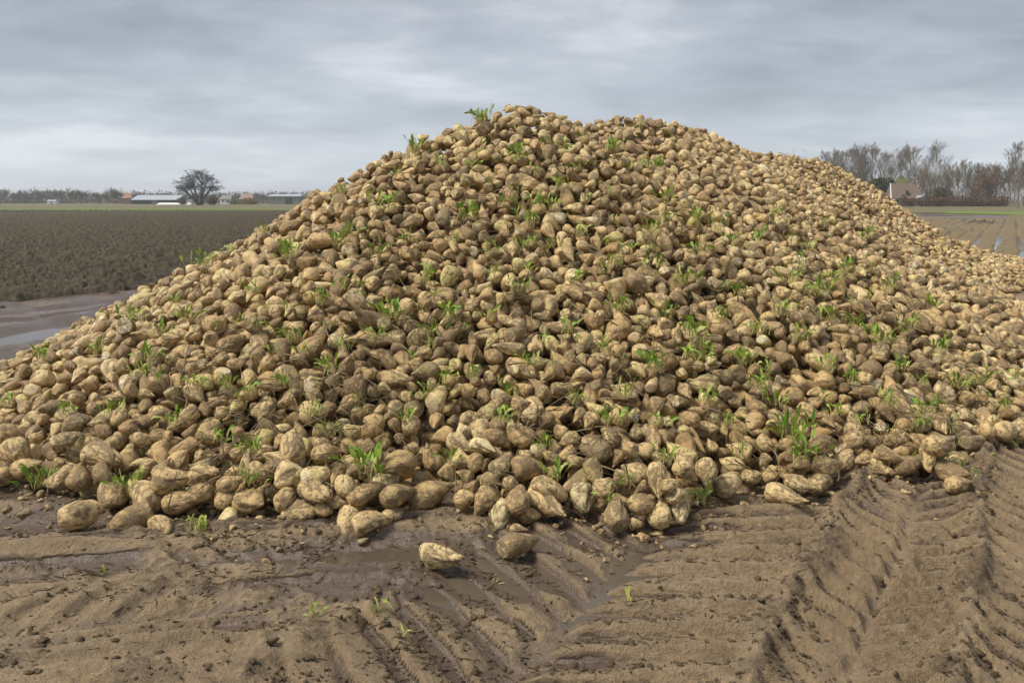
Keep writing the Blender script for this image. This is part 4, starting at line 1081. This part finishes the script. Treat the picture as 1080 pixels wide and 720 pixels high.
def building(name, u0, u1, D, dep, wall_h, ridge_h, hip, wall_m, roof_m, label, cat, over=.4, windows=(), door=None, chimney=None):
    x0, x1 = ux(u0, D), ux(u1, D); cx_ = (x0 + x1) / 2; hw = (x1 - x0) / 2
    e = tag(empty(name, (cx_, D, -.05)), label, cat)
    part('wall', box(-hw + over, hw - over, 0, dep, 0, wall_h), wall_m, e)
    rf = part('roof', hip_roof(-hw, hw, -over, dep + over, wall_h + .02, ridge_h, hip), roof_m, e)
    for (wx, wz, ww, wh) in windows:
        f = part('window', box(wx - ww/2, wx + ww/2, -.06, -.003, wz, wz + wh), M_WHITE, e)
        part('pane', box(wx - ww/2 + .08, wx + ww/2 - .08, -.08, -.062, wz + .08, wz + wh - .08), M_DARKW, f)
    if door: part('door', box(door[0] - door[1]/2, door[0] + door[1]/2, -.05, -.003, 0.02, door[2]), door[3], e)
    if chimney: part('chimney', box(chimney[0] - .35, chimney[0] + .35, dep/2 - .35, dep/2 + .35, ridge_h - .6, ridge_h + .8), M_BRICK, rf)
    return e, rf, hw
e, rf, hw = building('farmhouse', 939, 976, 248, 9, 2.3, 6.6, 1.6, M_BRICK, M_TILE, 'brick farmhouse with a brown tiled roof behind the heap on the right', 'house', .4, [(-3, .9, 1.1, 1.2), (0, .9, 1.1, 1.2), (3, .9, 1.1, 1.2)], (1.6, 1, 2.1, M_DGREEN))
sk = part('skylight', (np.array([[-.9, .55, 3.55], [.2, .55, 3.55], [.2, 1.5, 4.42], [-.9, 1.5, 4.42], [-.9, .6, 3.45], [.2, .6, 3.45], [.2, 1.55, 4.32], [-.9, 1.55, 4.32]]) + np.array([.4, -.28, .12]), box(0,1,0,1,0,1)[1]), M_DARKW, rf)
bx0 = -hw
part('bargeboard', (np.array([[-hw-.12,-.42,2.30],[-hw+.12,-.46,2.34],[-hw+1.72,4.46,6.66],[-hw+1.5,4.46,6.66],[-hw-.12,-.42,2.12],[-hw+.12,-.46,2.14],[-hw+1.72,4.46,6.5],[-hw+1.5,4.46,6.5]]), box(0,1,0,1,0,1)[1]), M_WHITE, rf)
building('barn', 942, 971, 262, 10, 3.2, 9.1, 3.6, M_BRICK, M_MOSS, 'barn with a peaked mossy green roof directly behind the farmhouse', 'barn', .4, [(0, 1, 1.2, 1)])
building('cottage', 988, 1000, 268, 4, 2.6, 4.0, .6, M_WHITE, M_TILE, 'little white walled cottage glimpsed between trees behind the hedge', 'cottage', .2, [(-.6, 1, .7, .9)], (.8, .8, 2, M_DARKW))
building('shed', 968, 976, 243, 2, 2.1, 3.1, .2, M_WHITE, M_ZINC, 'tiny white shed at the left end of the brown hedge', 'shed', .12, (), (0, .8, 1.8, M_GREY))
building('barn', 138, 188, 380, 14, 1.9, 4.0, .3, M_DGREEN, M_ZINC, 'long low dark barn with a pale sheet roof left of the lone tree', 'barn', .4, [], (0, 3, 1.6, M_GREY))
building('house', 128, 139, 392, 6, 2.6, 5.0, 1, M_BRICK, M_ORANGE, 'small house with an orange roof at the left end of the pale roofed barn', 'house', .3, [(-.8, 1, .8, .9), (.8, 1, .8, .9)])
building('house', 231, 244, 360, 6, 2.2, 3.9, .4, M_WHITE, M_GREY, 'white house with a grey roof just right of the lone tree', 'house', .3, [(-1, .9, .8, .9), (1, .9, .8, .9)])
building('house', 252, 267, 375, 7, 2.3, 4.6, 1, M_BRICK, M_PINK, 'house with a faded red roof above the yellow bush', 'house', .3, [(-1, .9, .8, .9), (1.4, .9, .8, .9)])
building('shed', 282, 317, 370, 12, 3.4, 4.3, .3, M_GREY, M_ZINC, 'wide grey shed with a thin pale roof beside the left slope of the heap', 'shed', .3, [], (2, 3, 2.6, M_DGREEN))
building('shed', 186, 199, 385, 5, 2.4, 3.6, .2, M_WHITE, M_DGREEN, 'small white shed between the long barn and the lone tree', 'shed', .2, [], (0, 1.2, 1.8, M_GREY))
building('shed', 49, 59, 400, 3, 1.3, 1.9, .2, M_WHITE, M_ZINC, 'tiny pale hut alone in front of the far trees at left', 'hut', .15, [], (0, .8, 1.1, M_GREY))
xs = np.linspace(ux(166, 330), ux(202, 330), 40); a = np.linspace(0, math.pi, 9); V = []
for i, x in enumerate(xs):
    hgt = .85 * (1 - .2 * abs(math.sin(i * .9))) * min(1, .3 + .35 * min(i, 39 - i)); V += [[x, 330 + 1.1 * math.cos(t_), hgt * math.sin(t_)] for t_ in a]
i, j = np.meshgrid(np.arange(39), np.arange(8), indexing='ij')
tag(link('silage_clamp', make_mesh('silage_clamp', np.array(V), np.stack([i*9+j, i*9+j+1, (i+1)*9+j+1, (i+1)*9+j], -1).reshape(-1, 4), True, None, [M_PLASTIC])), 'long low white wrapped silage mound in front of the pale roofed barn', 'silage mound')
bush('bush', 262, 330, 9, 2.6, 1500, M_YELLOW, 'yellowish bush below the faded red roof')
bush('bush', 247, 334, 5, 1.9, 800, M_OLIVE, 'low olive bush between the lone tree and the yellow bush')
bush('bush', 224, 318, 3.6, 3.4, 700, M_BROWNLEAF, 'low brown bush growing against the right foot of the lone tree')
bush('bush', 192, 322, 3.6, 2.8, 700, M_BROWNLEAF, 'low brown bush left of the lone tree')
# the far tree line on the left: four kinds of bare tree, copied
def round_tree(seed, H):
    r = rs(seed); out = []
    for q in range(3):
        az = r.uniform(0, 6.28); tl = r.uniform(.05, .3)
        grow(r, np.array([.1 * q, 0, 0]), np.array([math.cos(az) * math.sin(tl), math.sin(az) * math.sin(tl), 1]), H * .32, H * .018, 0, 4, out, up=.3, spread=.65, ratio=.72, kids=(3, 4), wig=.13)
    return out
M_FARB = mat_plain('far_bark', (.17, .155, .135), .9, .2, 1, .2)
FAR = []
for i in range(4):
    sg = round_tree(200 + i, 10); FAR.append(make_mesh('far_tree', *tubes_mesh([(p, np.maximum(q, .05)) for l, p, q in sg], 3), True, None, [M_FARB if i % 2 else M_BARKO]))
    allp = np.concatenate([p for _, p, _ in sg]); print('far', allp[:, 2].max(), allp[:, 0].min(), allp[:, 0].max())
rf_ = rs(66)
for i in range(96):
    u = -30 + i * 3.75 + rf_.uniform(-2.5, 2.5); D = rf_.uniform(420, 520)
    o = link('far_tree', FAR[i % 4], loc=(ux(u, D), D, -.1)); s = rf_.uniform(.62, .98) * (1.0 if u < 130 else .82); o.scale = (s * 1.15, s * 1.15, s); o.rotation_euler[2] = rf_.uniform(0, 6.28)
    tag(o, 'bare grey tree in the low tree line along the left horizon', 'tree', 'trees along the left horizon')
for i in range(12):
    u = 832 + i * 7 + rf_.uniform(-2, 2); D = rf_.uniform(400, 430)
    o = link('far_tree', FAR[i % 4], loc=(ux(u, D), D, -.1)); s = rf_.uniform(1.9, 2.3); o.scale = (s * .8, s * .8, s); o.rotation_euler[2] = rf_.uniform(0, 6.28)
    tag(o, 'faint bare tree far off above the right shoulder of the heap', 'tree', 'faint trees beyond the heap')
n = 12000; c = np.stack([rf_.uniform(ux(-60, 470), ux(330, 470), n), rf_.uniform(430, 520, n), rf_.beta(1, 1.5, n) * 6.0], -1)
c[:, 2] *= .6 + .7 * np.abs(noise2(c[:, 0] * .09, c[:, 1] * .02, 6))
a = rf_.normal(0, 1, (n, 3)); a /= np.linalg.norm(a, axis=1, keepdims=True); b = np.cross(a, rf_.normal(0, 1, (n, 3))); b /= np.linalg.norm(b, axis=1, keepdims=True); s_ = rf_.uniform(.3, .8, (n, 1))
V = np.stack([c - a * s_, c + b * s_ * .5, c + a * s_, c - b * s_ * .5], 1).reshape(-1, 3)
M_FARU = mat_leaf('far_scrub', [(0, (.07, .062, .052)), (.5, (.105, .092, .075)), (1, (.15, .13, .10))])
tag(link('undergrowth', make_mesh('undergrowth', V, np.arange(4 * n).reshape(-1, 4), False, {'tone': np.repeat(rf_.uniform(0, 1, n), 4)}, [M_FARU])), 'grey brown scrub under the far tree line', 'undergrowth', kind='stuff')
print('background', 'T', round(time.time() - T0, 1))
# ------------------------------------------------------------------ labels of the beets and tufts
LAND = [(13, 475, 'the lumpy left edge beet'), (85, 542, 'the round loose beet'), (171, 555, 'the smallest loose beet'), (242, 542, 'the small pale cone beet'),
 (318, 540, 'the big greenish front beet'), (390, 549, 'the wide wrinkled beet'), (456, 520, 'the big brown slanting beet'), (528, 542, 'the split white beet'), (578, 533, 'the smooth tapered beet'),
 (614, 525, 'the whitish blocky beet'), (650, 542, 'the bulky greenish beet'), (697, 540, 'the light pear shaped beet'), (769, 510, 'the pocked pale beet'), (829, 524, 'the long bottom beet'),
 (891, 485, 'the tall round beet'), (927, 493, 'the sliding beet'), (957, 490, 'the flat topped greenish beet'), (998, 496, 'the half sunk greenish beet'), (1061, 455, 'the round right edge beet')]
ORD = ['first', 'second', 'third', 'fourth', 'fifth', 'sixth', 'seventh', 'eighth', 'ninth', 'tenth', 'eleventh', 'twelfth', 'thirteenth', 'fourteenth', 'fifteenth', 'sixteenth', 'seventeenth', 'eighteenth', 'nineteenth', 'twentieth']
def ordinal(n): return ORD[n] if n < len(ORD) else ('thirtieth' if n == 29 else ('forty ' + ORD[n - 40] if n >= 40 else ('thirty ' + ORD[n - 30] if n >= 30 else 'twenty ' + ORD[n - 20])))
lu = np.array([l[0] for l in LAND])
cols = {}
for i, o in BEETS:
    if i < NH:
        o['label'] = HAND[i][9]; o['group'] = 'beets along the front edge of the heap' if i not in LOOSE else 'loose beets on the mud'
    else:
        cols.setdefault(int(np.argmin(np.abs(lu - pu[i]))), []).append((i, o))
SHAPE = {'pear': 'tapering', 'round': 'rounded', 'long': 'long', 'block': 'blocky', 'lump': 'lumpy'}
for c, lst in cols.items():
    lst.sort(key=lambda q: -pv[q[0]])
    for rank, (i, o) in enumerate(lst):
        tone = 'dark' if rnd[i] < .25 else 'brown' if rnd[i] < .45 else 'tan' if rnd[i] < .68 else 'pale'
        size = 'small ' if Ws[i] < .105 else 'big ' if Ws[i] > .15 else ''
        dx = pu[i] - LAND[c][0]; side = ' and left' if dx < -9 else ' and right' if dx > 9 else ''
        o['label'] = f'{size}{tone} {SHAPE[kinds[i]]} beet, {ordinal(rank)} one up{side} from {LAND[c][2]}'; o['group'] = 'beets on the face of the heap'
tc_ = {}
for (o, u, v, hpx, nl) in TUFT_OBJ: tc_.setdefault(int(np.argmin(np.abs(lu - u))), []).append((o, u, v, hpx, nl))
for c, lst in tc_.items():
    lst.sort(key=lambda q: -q[2])
    for rank, (o, u, v, hpx, nl) in enumerate(lst):
        size = 'small' if hpx < 17 else 'big bushy' if hpx > 24 else 'leafy'
        dx = u - LAND[c][0]; side = ' and left' if dx < -9 else ' and right' if dx > 9 else ''
        lab = f'{size} green tuft, {ordinal(rank)} tuft up{side} from {LAND[c][2]}'
        if (u, v) == (508, 123): lab = 'tallest leafy green sprig standing on the very peak of the heap'
        if (u, v) == (838, 452): lab = 'largest green tuft of all, low on the right side of the heap'
        tag(o, lab, 'leaf tuft', 'green leaf tufts sprouting from the heap')
GL = ['yellow green rosette on the mud below the smallest loose beet', 'green weed with bare soil round it on the mud at lower left', 'small upright green weed standing at the wet pan', 'pale seedling on a crest of the tyre tracks, right of centre',
 'yellowing scrap of leaf beside the lower left weed', 'yellowish leaf clump at the bottom edge of the mud on the left', 'thin weed beside dark root debris near the bottom centre', 'tiny green sprout between the two loose beets in the wet pan',
 'dark green seedling on the rutted mud at far left', 'withered seedling on the mud at the left, close below the heap', 'green leaf scrap on the mud below the bulky greenish beet', 'leaf scrap on the mud under the long bottom beet', 'leaf scrap in the right hand tyre track',
 'little weed on the mud below the right end of the heap', 'grass blades beside the loose beet in the wet pan']
for (o, u, v), l in zip(GT, GL): tag(o, l, 'weed', 'weeds on the mud')
print('labels', len(set(o['label'] for _, o in BEETS)), len(BEETS), max(len(o['label'].split()) for _, o in BEETS), max(len(o['label'].split()) for o, *_ in TUFT_OBJ))
# ------------------------------------------------------------------ sky and light
SUN_EL, SUN_AZ = math.radians(53), math.radians(256)       # azimuth measured from +Y towards +X: behind the camera, a little left
w = bpy.data.worlds.new('World'); SC.world = w; w.use_nodes = True
nt = w.node_tree; nt.nodes.clear(); k = NT(nt)
out = nt.nodes.new('ShaderNodeOutputWorld'); bg = nt.nodes.new('ShaderNodeBackground'); nt.links.new(bg.outputs[0], out.inputs[0])
sky = nt.nodes.new('ShaderNodeTexSky'); sky.sky_type = 'NISHITA'; sky.sun_disc = False; sky.sun_elevation = SUN_EL; sky.sun_rotation = SUN_AZ
tc = nt.nodes.new('ShaderNodeTexCoord'); sep = nt.nodes.new('ShaderNodeSeparateXYZ'); nt.links.new(tc.outputs['Generated'], sep.inputs[0])
zc = k.math('MAXIMUM', sep.outputs[2], 0.0); den = k.math('ADD', zc, .13)
comb = nt.nodes.new('ShaderNodeCombineXYZ')
nt.links.new(k.math('DIVIDE', sep.outputs[0], den), comb.inputs[0]); nt.links.new(k.math('MULTIPLY', k.math('DIVIDE', sep.outputs[1], den), 1.2), comb.inputs[1])
na = k.noise(comb.outputs[0], .42, 6, .5, .25); nb = k.noise(comb.outputs[0], 1.5, 7, .6, .3)
nn_ = k.math('ADD', k.math('MULTIPLY', na, .74), k.math('MULTIPLY', nb, .26))
cl = k.ramp(nn_, [(.385, (1.12, 1.25, 1.62)), (.455, (1.85, 2.05, 2.5)), (.525, (2.95, 3.2, 3.65)), (.60, (4.8, 5.0, 5.3))])
hz = k.ramp(zc, [(0, 1.0), (.10, .55), (.26, 0.0)])
cl = k.mix(k.math('MULTIPLY', hz, .72), cl, (5.3, 5.75, 6.2))
zen = k.ramp(zc, [(.30, 1.0), (1.0, 1.0)])
lift = k.ramp(zc, [(0, .80), (.2, .78), (.34, .62), (.5, .80), (.85, 1.0)]); lift = k.math('MULTIPLY', lift, 1.25)
vm = nt.nodes.new('ShaderNodeVectorMath'); vm.operation = 'SCALE'; nt.links.new(cl, vm.inputs[0]); nt.links.new(lift, vm.inputs['Scale'])
fin = k.mix(.06, vm.outputs[0], sky.outputs[0])
nt.links.new(fin, bg.inputs[0]); bg.inputs[1].default_value = .05
sl = bpy.data.lights.new('sun', 'SUN'); sl.energy = 1.5; sl.angle = math.radians(18); sl.color = (1, .945, .84)
so = bpy.data.objects.new('sun', sl); C.objects.link(so)
sd_ = Vector((math.sin(SUN_AZ) * math.cos(SUN_EL), math.cos(SUN_AZ) * math.cos(SUN_EL), math.sin(SUN_EL)))
so.rotation_euler = sd_.to_track_quat('Z', 'Y').to_euler(); so.location = (0, 0, 60)
vs = SC.view_settings; SC.display_settings.display_device = 'sRGB'; vs.view_transform = 'Standard'; vs.look = 'None'; vs.exposure = 1.65; vs.gamma = 1; vs.use_curve_mapping = False
SC.render.engine = 'CYCLES'; SC.cycles.use_denoising = True; SC.cycles.max_bounces = 6; SC.cycles.diffuse_bounces = 3; SC.cycles.transparent_max_bounces = 6
SC.cycles.use_adaptive_sampling = True; SC.cycles.adaptive_threshold = .02
print('T', round(time.time() - T0, 1))

# ------------------------------------------------------------------ winter air
V, F = box(-3200, 3200, -60, 5300, -2.5, 24)
m = bpy.data.materials.new('winter_air'); m.use_nodes = True; m.node_tree.nodes.clear()
o_ = m.node_tree.nodes.new('ShaderNodeOutputMaterial'); pv_ = m.node_tree.nodes.new('ShaderNodeVolumePrincipled')
pv_.inputs['Color'].default_value = (.86, .89, .93, 1); pv_.inputs['Density'].default_value = .0004; pv_.inputs['Anisotropy'].default_value = .2
m.node_tree.links.new(pv_.outputs[0], o_.inputs['Volume'])
tag(link('haze', make_mesh('haze', V, F, False, None, [m])), kind='stuff')
